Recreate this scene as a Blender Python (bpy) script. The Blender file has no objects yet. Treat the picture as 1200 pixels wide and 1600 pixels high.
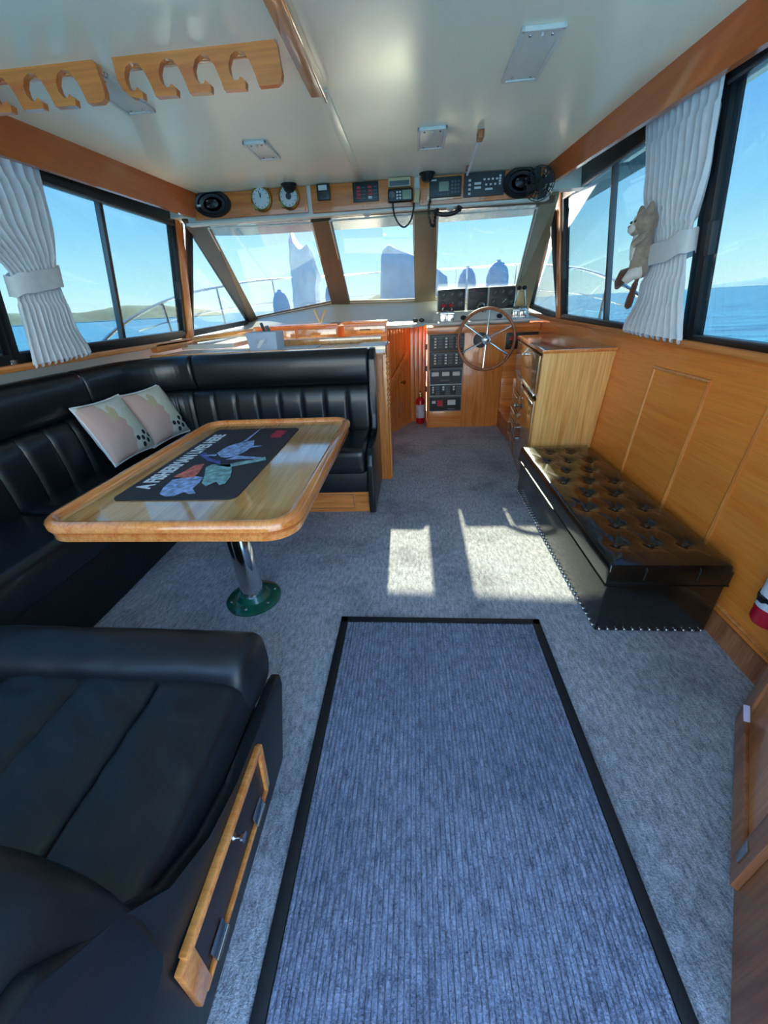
import bpy, bmesh, math, random
from mathutils import Vector, Matrix, noise as mnoise
R = math.radians
random.seed(7)
scn = bpy.context.scene
COL = scn.collection

# ------------------------------------------------------------------ camera, sky, sun, exposure
cam_d = bpy.data.cameras.new('camera')
cam_d.sensor_fit = 'VERTICAL'; cam_d.sensor_height = 36.0; cam_d.lens = 13.5
cam_d.clip_start = 0.01; cam_d.clip_end = 20000
cam = bpy.data.objects.new('camera', cam_d); COL.objects.link(cam)
_fw = Vector((46.0, 326.0, 600.0)).normalized()             # boat's bow direction seen in camera axes (right, up, ahead)
_u0 = Vector((math.sin(R(-0.5)), math.cos(R(0.5)), 0.0))
_up = (_u0 - _fw * _u0.dot(_fw)).normalized()
_rt = _up.cross(_fw)
cam.matrix_world = Matrix(((_rt[0], _rt[1], -_rt[2], 0.0),
                           (_fw[0], _fw[1], -_fw[2], 0.0),
                           (_up[0], _up[1], -_up[2], 1.30),
                           (0, 0, 0, 1)))
scn.camera = cam

world = bpy.data.worlds.new('sky'); scn.world = world; world.use_nodes = True
wn, wl = world.node_tree.nodes, world.node_tree.links
wn.clear()
w_out = wn.new('ShaderNodeOutputWorld'); w_bg = wn.new('ShaderNodeBackground')
w_tc = wn.new('ShaderNodeTexCoord'); w_sep = wn.new('ShaderNodeSeparateXYZ'); w_rmp = wn.new('ShaderNodeValToRGB')
wl.new(w_tc.outputs['Generated'], w_sep.inputs[0]); wl.new(w_sep.outputs['Z'], w_rmp.inputs[0])
wl.new(w_rmp.outputs[0], w_bg.inputs[0]); wl.new(w_bg.outputs[0], w_out.inputs[0])
w_bg.inputs[1].default_value = 3.4
_r = w_rmp.color_ramp
_r.elements[0].position = 0.0; _r.elements[0].color = (1.0, 0.80, 0.64, 1)
_r.elements[1].position = 1.0; _r.elements[1].color = (0.14, 0.28, 0.52, 1)
for p, c in ((0.06, (0.70, 0.72, 0.63)), (0.14, (0.40, 0.55, 0.62)), (0.30, (0.20, 0.36, 0.58)), (0.6, (0.16, 0.31, 0.55))):
    e = _r.elements.new(p); e.color = (*c, 1)

sun_d = bpy.data.lights.new('sun', 'SUN'); sun_d.energy = 44.0; sun_d.angle = R(0.6); sun_d.color = (1.0, 0.62, 0.35)
sun = bpy.data.objects.new('sun', sun_d); COL.objects.link(sun)
sun.rotation_euler = Vector((0.028, -1.0, -0.56)).to_track_quat('-Z', 'Y').to_euler()
sun.location = (0, 12, 9)

vs = scn.view_settings
vs.view_transform = 'Standard'; vs.look = 'None'; vs.gamma = 1.0; vs.use_curve_mapping = False
vs.exposure = 1.3
scn.cycles.diffuse_bounces = 8; scn.cycles.max_bounces = 16; scn.cycles.transparent_max_bounces = 16; scn.cycles.sample_clamp_indirect = 12.0

# ------------------------------------------------------------------ helpers: materials
def lin(c):
    return c / 12.92 if c <= 0.04045 else ((c + 0.055) / 1.055) ** 2.4
def hx(h):
    return tuple(lin(int(h[i:i + 2], 16) / 255) for i in (0, 2, 4)) + (1.0,)
def _new(name):
    m = bpy.data.materials.new(name); m.use_nodes = True
    nt = m.node_tree; return m, nt, nt.nodes['Principled BSDF']
def _coords(nt, scale=(1, 1, 1)):
    tc = nt.nodes.new('ShaderNodeTexCoord'); mp = nt.nodes.new('ShaderNodeMapping')
    mp.inputs['Scale'].default_value = scale
    nt.links.new(tc.outputs['Object'], mp.inputs[0]); return mp.outputs[0]
def _noise(nt, vec, scale, detail=3, rough=0.5, dist=0.0):
    n = nt.nodes.new('ShaderNodeTexNoise'); n.inputs['Scale'].default_value = scale
    n.inputs['Detail'].default_value = detail; n.inputs['Roughness'].default_value = rough
    n.inputs['Distortion'].default_value = dist
    nt.links.new(vec, n.inputs['Vector']); return n.outputs['Fac']
def _ramp(nt, fac, stops):
    r = nt.nodes.new('ShaderNodeValToRGB'); cr = r.color_ramp
    cr.elements[0].position = stops[0][0]; cr.elements[0].color = stops[0][1]
    cr.elements[1].position = stops[-1][0]; cr.elements[1].color = stops[-1][1]
    for p, c in stops[1:-1]:
        e = cr.elements.new(p); e.color = c
    nt.links.new(fac, r.inputs[0]); return r.outputs[0]
def _mix(nt, fac, a, b, mode='MIX'):
    m = nt.nodes.new('ShaderNodeMix'); m.data_type = 'RGBA'; m.blend_type = mode
    for s, v in ((m.inputs[0], fac), (m.inputs[6], a), (m.inputs[7], b)):
        if isinstance(v, (tuple, float, int)): s.default_value = v
        else: nt.links.new(v, s)
    return m.outputs[2]
def _math(nt, op, a, b=None, clamp=False):
    m = nt.nodes.new('ShaderNodeMath'); m.operation = op; m.use_clamp = clamp
    for i, v in enumerate((a, b)):
        if v is None: continue
        if isinstance(v, (float, int)): m.inputs[i].default_value = v
        else: nt.links.new(v, m.inputs[i])
    return m.outputs[0]
def _bump(nt, bs, h, strength, dist=0.01):
    b = nt.nodes.new('ShaderNodeBump'); b.inputs['Strength'].default_value = strength
    b.inputs['Distance'].default_value = dist
    nt.links.new(h, b.inputs['Height']); nt.links.new(b.outputs[0], bs.inputs['Normal'])
def mat(name, col, rough=0.5, metal=0.0, var=None, bump=None, coat=0.0, spec=0.5, sheen=0.0):
    m, nt, bs = _new(name)
    c = hx(col)
    bs.inputs['Roughness'].default_value = rough; bs.inputs['Metallic'].default_value = metal
    bs.inputs['Coat Weight'].default_value = coat; bs.inputs['Specular IOR Level'].default_value = spec
    bs.inputs['Coat Roughness'].default_value = 0.08
    if sheen: bs.inputs['Sheen Weight'].default_value = sheen
    vec = _coords(nt)
    sc, am = var or (4.0, 0.05)
    f = _noise(nt, vec, sc, 3)
    dk = tuple(v * (1 - am) for v in c[:3]) + (1,); lt = tuple(min(1, v * (1 + am)) for v in c[:3]) + (1,)
    nt.links.new(_ramp(nt, f, [(0.3, dk), (0.7, lt)]), bs.inputs['Base Color'])
    if bump: _bump(nt, bs, _noise(nt, vec, bump[0], 4), bump[1], 0.004)
    return m
def wood(name, c1, c2, axis, rough=0.28, coat=0.6, fine=1.0, c3=None, gm=0.6):
    m, nt, bs = _new(name)
    s = [9.0 * fine] * 3; s[axis] = 0.7 * fine
    vec = _coords(nt, s)
    f1 = _noise(nt, vec, 2.2, 5, 0.6, 0.8)
    s2 = [60.0 * fine] * 3; s2[axis] = 1.6 * fine
    f2 = _noise(nt, _coords(nt, s2), 2.0, 3, 0.6, 0.3)
    base = _ramp(nt, f1, [(0.30, hx(c1)), (0.55, hx(c3 or c2)), (0.72, hx(c2))])
    grain = _ramp(nt, f2, [(0.35, (0.62, 0.55, 0.5, 1)), (0.6, (1, 1, 1, 1))])
    nt.links.new(_mix(nt, gm, base, grain, 'MULTIPLY'), bs.inputs['Base Color'])
    bs.inputs['Roughness'].default_value = rough; bs.inputs['Coat Weight'].default_value = coat
    bs.inputs['Coat Roughness'].default_value = 0.06
    _bump(nt, bs, f2, 0.05, 0.002)
    return m
def glass_mat(name, tint, r0=0.035, trans=(0.93, 0.97, 0.97)):
    m = bpy.data.materials.new(name); m.use_nodes = True; nt = m.node_tree; nt.nodes.clear()
    o = nt.nodes.new('ShaderNodeOutputMaterial'); mx = nt.nodes.new('ShaderNodeMixShader')
    t = nt.nodes.new('ShaderNodeBsdfTransparent'); g = nt.nodes.new('ShaderNodeBsdfGlossy'); f = nt.nodes.new('ShaderNodeLayerWeight')
    f.inputs['Blend'].default_value = 0.5; t.inputs[0].default_value = (*trans, 1); g.inputs[0].default_value = tint
    g.inputs['Roughness'].default_value = 0.01
    fr = _math(nt, 'ADD', _math(nt, 'MULTIPLY', _math(nt, 'POWER', f.outputs['Facing'], 5.0), 1.0 - r0), r0)   # Schlick, the same from both faces
    nt.links.new(fr, mx.inputs[0]); nt.links.new(t.outputs[0], mx.inputs[1]); nt.links.new(g.outputs[0], mx.inputs[2])
    nt.links.new(mx.outputs[0], o.inputs[0]); return m
def carpet_mat(name, c1, c2, stain):
    m, nt, bs = _new(name)
    vec = _coords(nt)
    f = _noise(nt, vec, 190, 3, 0.7); f3 = _noise(nt, _coords(nt, (1, 0.35, 1)), 70, 3, 0.7); f2 = _noise(nt, vec, 2.3, 5, 0.65)
    pile = _ramp(nt, _math(nt, 'MULTIPLY', _math(nt, 'ADD', f, f3), 0.5), [(0.36, hx(c1)), (0.62, hx(c2))])
    st = _ramp(nt, f2, [(0.30, hx(stain)), (0.52, (1, 1, 1, 1))])
    nt.links.new(_mix(nt, 0.6, pile, st, 'MULTIPLY'), bs.inputs['Base Color'])
    bs.inputs['Roughness'].default_value = 0.95; bs.inputs['Specular IOR Level'].default_value = 0.1
    bs.inputs['Sheen Weight'].default_value = 0.25
    _bump(nt, bs, _math(nt, 'ADD', f, f3), 0.9, 0.008)
    return m

M = {}
M['teak_y'] = wood('teak_along', 'c86a2c', 'e2924a', 1)
M['teak_x'] = wood('teak_across', 'dc742e', 'f2a052', 0)
M['teak_z'] = wood('teak_upright', 'd8722e', 'ee984c', 2)
M['wall_wood'] = wood('wall_panel_wood', 'f0802e', 'f8963e', 1, 0.32, 0.4, gm=0.3)
M['oak_z'] = wood('cabinet_side_wood', 'f0a050', 'ffc676', 2, 0.4, 0.2)
M['dark_z'] = wood('cabinet_face_wood', '9a6a30', 'b58444', 2, 0.14, 1.0)
M['red_wood_z'] = wood('red_brown_wood', '94502e', 'b87850', 2, 0.45, 0.2)
M['cove_wood'] = wood('pelmet_wood', 'c2602c', 'cc7038', 1, 0.3, 0.5, 0.5, gm=0.3)
M['table_wood'] = wood('table_wood', 'd08a44', 'e6ac68', 1, 0.10, 1.0)
M['table_wood'].node_tree.nodes['Principled BSDF'].inputs['Specular IOR Level'].default_value = 0.9; M['table_wood'].node_tree.nodes['Principled BSDF'].inputs['Coat IOR'].default_value = 1.7
M['rim_wood'] = wood('table_rim_wood', 'e27a36', 'f49c54', 1, 0.16, 1.0)
M['rack_wood'] = wood('rack_wood', 'd06428', 'e4863c', 0, 0.3, 0.5, gm=0.4)
M['sill_wood'] = wood('sill_wood', 'c86a2c', 'de8c46', 1, 0.6, 0.0)
M['vinyl'] = mat('black_vinyl', '10161c', 0.34, spec=0.6, var=(3, 0.2), bump=(90, 0.06), coat=0.15)
M['vinyl_dull'] = mat('black_vinyl_worn', '12171d', 0.42, spec=0.5, var=(3, 0.2), bump=(60, 0.10))
M['vinyl_gloss'] = mat('ottoman_vinyl', '16130f', 0.22, spec=0.6, var=(3, 0.2), bump=(120, 0.04), coat=0.3)
M['carpet'] = carpet_mat('carpet_pile', '70727e', 'd8dae4', '74767e')
M['mat_pile'] = carpet_mat('doormat_pile', '444a60', 'a4acc6', 'b0b4c0')
M['rubber'] = mat('black_rubber', '14181e', 0.5, bump=(150, 0.1))
M['ceiling'] = mat('ceiling_vinyl', 'f6f6e2', 0.36, var=(1.2, 0.04), bump=(9, 0.05), spec=0.5, coat=0.4)
M['ceiling'].node_tree.nodes['Principled BSDF'].inputs['Coat Roughness'].default_value = 0.16
M['white'] = mat('white_gelcoat', 'd8dad4', 0.35, var=(3, 0.03))
M['white_vinyl'] = mat('white_wall_vinyl', 'ccd2d2', 0.5, var=(3, 0.04))
M['panel_white'] = mat('light_panel_white', 'd9dad6', 0.4, var=(6, 0.03))
M['black_alu'] = mat('black_anodised_frame', '14171b', 0.35, metal=0.3, spec=0.5)
M['grey_alu'] = mat('aluminium_track', '6b7076', 0.35, metal=0.8)
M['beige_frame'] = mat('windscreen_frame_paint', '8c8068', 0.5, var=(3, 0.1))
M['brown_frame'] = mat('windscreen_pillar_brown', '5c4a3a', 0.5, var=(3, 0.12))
M['chrome'] = mat('polished_chrome', 'd8dadc', 0.12, metal=1.0)
M['steel'] = mat('stainless_steel', 'c6c9cc', 0.25, metal=1.0)
M['brass'] = mat('brass_ring', 'b9975a', 0.25, metal=1.0)
M['black'] = mat('black_plastic', '121417', 0.4, bump=(200, 0.03))
M['dark_grey'] = mat('dark_grey_plastic', '2c3136', 0.45)
M['mid_grey'] = mat('grey_panel', '5b626a', 0.5)
M['grey_panel'] = mat('switch_panel_face', '343b42', 0.5)
M['lcd'] = mat('lcd_screen', '7f8d78', 0.2)
M['paper'] = mat('white_marking', 'd5d8da', 0.6)
M['red'] = mat('red_plastic', 'c02030', 0.35)
M['ext_red'] = mat('extinguisher_red', 'c3102a', 0.25, coat=0.5)
M['label'] = mat('extinguisher_label', 'c9d2de', 0.45, var=(30, 0.25))
M['beige_plastic'] = mat('beige_plastic', 'cdbb92', 0.45)
M['green'] = mat('green_painted_metal', '0f5a48', 0.2, coat=0.6, var=(20, 0.25))
M['curtain'] = mat('curtain_cloth', 'd6dae0', 0.85, var=(30, 0.05), bump=(220, 0.08), sheen=0.2)
M['tissue_box'] = mat('pale_blue_box', 'b9cbe2', 0.5)
M['tissue'] = mat('tissue_paper', 'e6e9ee', 0.9)
M['worktop'] = mat('worktop_laminate', 'b9b8ae', 0.25, var=(40, 0.08))
M['cab_top'] = mat('cabinet_glass_top', '4a4f44', 0.06, coat=1.0, spec=0.7)
M['laminate'] = mat('hatch_brown_laminate', '2a1c20', 0.35)
M['plush'] = mat('plush_grey_brown', '9b8a7c', 1.0, var=(40, 0.25), bump=(200, 0.6), sheen=0.4)
M['plush_white'] = mat('plush_white', 'd6d0c8', 1.0, var=(40, 0.1), bump=(200, 0.5), sheen=0.4)
M['plush_dark'] = mat('plush_dark_brown', '5a3228', 1.0, var=(40, 0.2), bump=(200, 0.5), sheen=0.4)
M['pink'] = mat('plush_pink', 'b98a88', 1.0)
M['placemat'] = mat('placemat_rubber', '2b2327', 0.55, var=(14, 0.12), bump=(300, 0.05))
M['print_white'] = mat('print_white', 'dfe2e6', 0.6)
M['print_blue'] = mat('print_fish_blue', '8fa6cf', 0.6, var=(45, 0.55))
M['print_green'] = mat('print_fish_green', '7fa9a8', 0.6, var=(40, 0.5))
M['print_red'] = mat('print_fish_red', 'cf6a58', 0.6, var=(40, 0.4))
M['print_violet'] = mat('print_fish_violet', '5b56a0', 0.6, var=(40, 0.4))
M['print_logo'] = mat('print_logo_red', 'c03048', 0.6)
M['glass'] = glass_mat('side_window_glass', (1, 1, 1, 1), 0.035, (0.290, 0.40, 0.452))
M['glass_ws'] = glass_mat('windscreen_glass', (1, 1, 1, 1), 0.04, (0.365, 0.46, 0.51))
M['sea'] = None
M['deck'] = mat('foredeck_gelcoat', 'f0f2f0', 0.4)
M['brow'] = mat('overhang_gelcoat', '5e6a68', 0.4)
M['fender'] = mat('fender_cover_grey', 'b4c2d4', 0.8, var=(12, 0.12))
M['cover'] = mat('foredeck_form_grey', 'd2dae0', 0.85, var=(10, 0.15), bump=(60, 0.3))
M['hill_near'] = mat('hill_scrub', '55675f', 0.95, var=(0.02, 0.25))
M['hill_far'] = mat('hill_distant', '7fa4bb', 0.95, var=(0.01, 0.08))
M['tan'] = mat('tan_stalk', 'cbb88a', 0.7)
M['lilac'] = mat('lilac_ribbon', 'c9bfd8', 0.7)
M['peach'] = mat('galley_wall_peach', 'd9a884', 0.5)
M['eye'] = mat('toy_eye', '15110f', 0.15)

def sea_mat():
    m, nt, bs = _new('sea_water')
    vec = _coords(nt, (0.12, 0.3, 1))
    f = _noise(nt, vec, 1.0, 6, 0.65)
    nt.links.new(_ramp(nt, f, [(0.35, hx('2a6490')), (0.7, hx('4c98bc'))]), bs.inputs['Base Color'])
    bs.inputs['Roughness'].default_value = 0.35; bs.inputs['Specular IOR Level'].default_value = 0.3
    _bump(nt, bs, f, 0.8, 0.6)
    return m
M['sea'] = sea_mat()

def pillow_mat():
    m, nt, bs = _new('cushion_print')
    tc = nt.nodes.new('ShaderNodeTexCoord'); sep = nt.nodes.new('ShaderNodeSeparateXYZ')
    nt.links.new(tc.outputs['Object'], sep.inputs[0]); X, Y = sep.outputs['X'], sep.outputs['Y']
    n = _noise(nt, _coords(nt), 9, 2)
    wob = _math(nt, 'MULTIPLY', _math(nt, 'SUBTRACT', n, 0.5), 0.16)
    def disc(cx, cy, r, sy=1.0, w=0.0):
        dx = _math(nt, 'SUBTRACT', X, cx); dy = _math(nt, 'MULTIPLY', _math(nt, 'SUBTRACT', Y, cy), sy)
        d = _math(nt, 'SQRT', _math(nt, 'ADD', _math(nt, 'MULTIPLY', dx, dx), _math(nt, 'MULTIPLY', dy, dy)))
        if w: d = _math(nt, 'ADD', d, wob)
        return _math(nt, 'LESS_THAN', d, r)
    c = hx('d9dcd2')
    c = _mix(nt, disc(0.10, -0.02, 0.13, 1, 1), c, hx('d3d6c8'))
    c = _mix(nt, disc(-0.09, -0.03, 0.135, 0.85, 1), c, hx('cfb0a6'))
    c = _mix(nt, disc(-0.12, 0.09, 0.09, 1, 1), c, hx('cfb0a6'))
    c = _mix(nt, disc(-0.005, 0.10, 0.055, 1, 1), c, hx('cbbf9e'))
    c = _mix(nt, disc(0.13, -0.16, 0.10, 1, 1), c, hx('c6cfc2'))
    for cx, cy in ((0.045, -0.095), (0.085, -0.105), (0.075, -0.145), (0.118, -0.075), (0.122, -0.13), (0.155, -0.10)):
        c = _mix(nt, disc(cx, cy, 0.0155), c, hx('24222a'))
    nt.links.new(c, bs.inputs['Base Color']); bs.inputs['Roughness'].default_value = 0.85
    _bump(nt, bs, _noise(nt, _coords(nt), 260, 2), 0.15, 0.003)
    return m
M['pillow'] = pillow_mat()

# ------------------------------------------------------------------ helpers: geometry
_mw = {}
def frame(o): return _mw.get(o.name, Matrix.Identity(4))
class B:
    def __init__(s): s.bm = bmesh.new()
    def _bev(s, verts, off, seg):
        vs_ = set(verts); es = [e for e in s.bm.edges if e.verts[0] in vs_ and e.verts[1] in vs_]
        bmesh.ops.bevel(s.bm, geom=es, offset=off, segments=seg, profile=0.6, affect='EDGES', clamp_overlap=True)
    def obox(s, c, size, rot=None, bev=0, seg=2):
        r = bmesh.ops.create_cube(s.bm, size=1.0)['verts']
        m = Matrix.Translation(c) @ (rot.to_4x4() if rot else Matrix.Identity(4)) @ Matrix.Diagonal((*size, 1))
        bmesh.ops.transform(s.bm, matrix=m, verts=r)
        if bev: s._bev(r, bev, seg)
        return s
    def box(s, lo, hi, bev=0, seg=2):
        lo, hi = Vector(lo), Vector(hi); return s.obox((lo + hi) / 2, hi - lo, None, bev, seg)
    def bar(s, p0, p1, w, h, up=(0, 0, 1), bev=0, seg=2):
        p0, p1 = Vector(p0), Vector(p1); d = (p1 - p0); L = d.length; d.normalize()
        side = d.cross(Vector(up)).normalized(); u = side.cross(d)
        rot = Matrix((side, d, u)).transposed()
        return s.obox((p0 + p1) / 2, (w, L, h), rot, bev, seg)
    def hexa(s, pts, bev=0, seg=2):          # eight corners: bottom 4 ccw, top 4 ccw
        v = [s.bm.verts.new(p) for p in pts]
        for f in ((3, 2, 1, 0), (4, 5, 6, 7), (0, 1, 5, 4), (1, 2, 6, 5), (2, 3, 7, 6), (3, 0, 4, 7)):
            s.bm.faces.new([v[i] for i in f])
        if bev: s._bev(v, bev, seg)
        return s
    def cyl(s, p0, p1, r, r2=None, n=20):
        p0, p1 = Vector(p0), Vector(p1); d = p1 - p0
        v = bmesh.ops.create_cone(s.bm, cap_ends=True, segments=n, radius1=r, radius2=r if r2 is None else r2, depth=d.length)['verts']
        q = d.to_track_quat('Z', 'Y').to_matrix().to_4x4()
        bmesh.ops.transform(s.bm, matrix=Matrix.Translation((p0 + p1) / 2) @ q, verts=v); return s
    def sph(s, c, r, n=14, rot=None):
        r = (r, r, r) if isinstance(r, (int, float)) else r
        v = bmesh.ops.create_uvsphere(s.bm, u_segments=n, v_segments=max(6, n * 2 // 3), radius=1.0)['verts']
        m = Matrix.Translation(c) @ (rot.to_4x4() if rot else Matrix.Identity(4)) @ Matrix.Diagonal((*r, 1))
        bmesh.ops.transform(s.bm, matrix=m, verts=v); return s
    def tube(s, pts, r, n=8, closed=False):
        pts = [Vector(p) for p in pts]; N = len(pts); rings = []
        rr = r if isinstance(r, (list, tuple)) else [r] * N
        prev = None
        for i, p in enumerate(pts):
            a = pts[(i - 1) % N] if (closed or i) else p; b = pts[(i + 1) % N] if (closed or i < N - 1) else p
            d = (b - a).normalized()
            if prev is None:
                ref = Vector((0, 0, 1)) if abs(d.z) < 0.9 else Vector((1, 0, 0)); x = d.cross(ref).normalized()
            else:
                x = (prev - d * prev.dot(d)).normalized()
            prev = x; y = d.cross(x)
            rings.append([s.bm.verts.new(p + (x * math.cos(t) + y * math.sin(t)) * rr[i]) for t in [2 * math.pi * k / n for k in range(n)]])
        for i in range(N if closed else N - 1):
            a, b = rings[i], rings[(i + 1) % N]
            for k in range(n): s.bm.faces.new((a[k], a[(k + 1) % n], b[(k + 1) % n], b[k]))
        if not closed:
            s.bm.faces.new(list(reversed(rings[0]))); s.bm.faces.new(rings[-1])
        return s
    def lathe(s, prof, c=(0, 0, 0), axis=(0, 0, 1), n=28):
        q = Vector(axis).to_track_quat('Z', 'Y').to_matrix(); c = Vector(c); rings = []
        for (r, z) in prof:
            rings.append([s.bm.verts.new(c + q @ Vector((max(r, 1e-5) * math.cos(t), max(r, 1e-5) * math.sin(t), z))) for t in [2 * math.pi * k / n for k in range(n)]])
        for a, b in zip(rings, rings[1:]):
            for k in range(n): s.bm.faces.new((a[k], a[(k + 1) % n], b[(k + 1) % n], b[k]))
        s.bm.faces.new(list(reversed(rings[0]))); s.bm.faces.new(rings[-1]); return s
    def prism(s, poly, o, u, v, w, bev=0, seg=2):
        o, u, v, w = Vector(o), Vector(u), Vector(v), Vector(w)
        a = [s.bm.verts.new(o + u * x + v * y) for x, y in poly]; b = [s.bm.verts.new(o + u * x + v * y + w) for x, y in poly]
        n = len(poly); s.bm.faces.new(list(reversed(a))); s.bm.faces.new(b)
        for i in range(n): s.bm.faces.new((a[i], a[(i + 1) % n], b[(i + 1) % n], b[i]))
        if bev: s._bev(a + b, bev, seg)
        return s
    def flat(s, poly):
        s.bm.faces.new([s.bm.verts.new(p) for p in poly]); return s
    def grid(s, fn, nu, nv, cu=False, cv=False):
        V = [[s.bm.verts.new(fn(i / (nu if cu else nu - 1), j / (nv if cv else nv - 1))) for j in range(nv)] for i in range(nu)]
        for i in range(nu if cu else nu - 1):
            for j in range(nv if cv else nv - 1):
                s.bm.faces.new((V[i][j], V[(i + 1) % nu][j], V[(i + 1) % nu][(j + 1) % nv], V[i][(j + 1) % nv]))
        return V
    def done(s, name, m, parent=None, ang=35, thick=0.0, keep=False):
        bmesh.ops.recalc_face_normals(s.bm, faces=s.bm.faces[:])
        if thick:
            s.bm.normal_update(); s.bm.verts.index_update()
            old = s.bm.verts[:]; of = s.bm.faces[:]; bd = [e for e in s.bm.edges if len(e.link_faces) == 1]
            bd = [(e.verts[0], e.verts[1]) for e in bd]
            new = {v: s.bm.verts.new(v.co - v.normal * thick) for v in old}
            for f in of: s.bm.faces.new([new[v] for v in reversed(f.verts)])
            for a, c in bd: s.bm.faces.new((a, c, new[c], new[a]))
            bmesh.ops.recalc_face_normals(s.bm, faces=s.bm.faces[:])
        me = bpy.data.meshes.new(name); o = bpy.data.objects.new(name, me); COL.objects.link(o)
        if parent is not None:
            o.parent = parent; mw = frame(parent)
        elif keep: mw = Matrix.Identity(4)
        else:
            lo = [min(v.co[i] for v in s.bm.verts) for i in range(3)]; hi = [max(v.co[i] for v in s.bm.verts) for i in range(3)]
            mw = Matrix.Translation(((lo[0] + hi[0]) / 2, (lo[1] + hi[1]) / 2, lo[2])); o.matrix_basis = mw
        _mw[o.name] = mw
        bmesh.ops.transform(s.bm, matrix=mw.inverted(), verts=s.bm.verts[:])
        s.bm.to_mesh(me); s.bm.free()
        me.polygons.foreach_set('use_smooth', [True] * len(me.polygons)); me.set_sharp_from_angle(angle=R(ang))
        me.materials.append(M[m] if isinstance(m, str) else m)
        return o
def tag(o, label=None, cat=None, group=None, kind=None):
    if label: o['label'] = label
    if cat: o['category'] = cat
    if group: o['group'] = group
    if kind: o['kind'] = kind
    return o
def thing(name, label, cat, loc, rotz=0.0, group=None, mtx=None):
    o = bpy.data.objects.new(name, None); COL.objects.link(o); o.empty_display_size = 0.05
    mw = mtx if mtx is not None else Matrix.Translation(loc) @ Matrix.Rotation(rotz, 4, 'Z')
    o.matrix_basis = mw; _mw[o.name] = mw
    return tag(o, label, cat, group)
def share(src, name, loc, parent):            # a further copy of a part, same mesh, at a world position
    o = bpy.data.objects.new(name, src.data); COL.objects.link(o); o.parent = parent
    o.matrix_basis = frame(parent).inverted() @ Matrix.Translation(loc); _mw[o.name] = Matrix.Translation(loc); return o
def struct(o): return tag(o, kind='structure')
def rrect(x0, y0, x1, y1, r, n=6):
    pts = []
    for cx, cy, a0 in ((x1 - r, y1 - r, 0), (x0 + r, y1 - r, 90), (x0 + r, y0 + r, 180), (x1 - r, y0 + r, 270)):
        for k in range(n + 1):
            t = R(a0 + 90 * k / n); pts.append((cx + r * math.cos(t), cy + r * math.sin(t)))
    return pts
def lerp(a, b, t): return a + (b - a) * t
def vlerp(a, b, t): return Vector(a).lerp(Vector(b), t)

# ================================================================== THE CABIN SHELL
CEIL = 2.07
CX = -0.34                                    # centreline of the boat
Y_AFT = -0.40
def WR(z): return 1.255 + (1.31 - 1.255) * min(z, 1.08) / 1.08 - (max(z, 1.08) - 1.08) * (0.14 / 0.92)     # right wall, inner face
def WL(z): return -1.98 + (max(z, 1.13) - 1.13) * (0.15 / 0.83)                                             # left wall, inner face

struct(B().box((-2.3, Y_AFT, -0.06), (1.7, 5.3, 0.0)).done('floor', 'carpet', keep=True))
struct(B().box((-2.1, Y_AFT, CEIL), (1.45, 3.50, CEIL + 0.05)).done('ceiling', 'ceiling', keep=True))

def side_panel(x0a, x0b, za, zb, y0, y1, t):   # sloping wall slab between two heights; t = thickness outwards (signed)
    return [(x0a, y0, za), (x0a + t, y0, za), (x0a + t, y1, za), (x0a, y1, za), (x0b, y0, zb), (x0b + t, y0, zb), (x0b + t, y1, zb), (x0b, y1, zb)]
wall_r = struct(B().hexa([(WR(0), Y_AFT, 0), (WR(0) + .05, Y_AFT, 0), (WR(0) + .05, 5.25, 0), (WR(0), 5.25, 0), (WR(1.03), Y_AFT, 1.03), (WR(1.03) + .05, Y_AFT, 1.03), (WR(1.08) + .05, 5.25, 1.14), (WR(1.08), 5.25, 1.14)]).done('wall_right', 'wall_wood', keep=True))
wall_l = struct(B().hexa(side_panel(-2.10, -2.10, 0, 1.11, Y_AFT, 5.25, -0.05)).done('wall_left', 'white_vinyl', keep=True))
def moulding(y0, y1, z0, z1, parent):
    e = 0.010
    pts = [(y0, z0), (y0, z1), (y1, z1), (y1, z0)]
    for (ya, za), (yb, zb) in zip(pts, pts[1:] + pts[:1]):
        B().tube([(WR(za) - 0.002, ya, za), (WR(zb) - 0.002, yb, zb)], e, 8).done('moulding', 'teak_z', parent)
moulding(1.85, 2.295, 0.13, 0.935, wall_r)
moulding(1.05, 1.51, 0.13, 0.925, wall_r)
struct(B().hexa(side_panel(WR(0) - 0.010, WR(0.1) - 0.010, 0.0, 0.10, 0.95, 2.75, 0.012)).done('baseboard_right', 'red_wood_z', keep=True))

# aft bulkhead with its wide open doorway and windows (behind the photographer)
wb = B().box((-2.1, Y_AFT - 0.05, 0.0), (-1.85, Y_AFT, CEIL)).box((1.1, Y_AFT - 0.05, 0.0), (1.4, Y_AFT, CEIL)).box((-1.85, Y_AFT - 0.05, 1.97), (1.1, Y_AFT, CEIL)).box((-1.85, Y_AFT - 0.05, 0), (-0.75, Y_AFT, 0.80))
struct(wb.done('wall_aft', 'wall_wood', keep=True))

struct(B().box((-2.3, -3.6, -0.40), (1.7, Y_AFT - 0.05, -0.30)).done('cockpit_sole', 'deck', keep=True))
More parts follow.
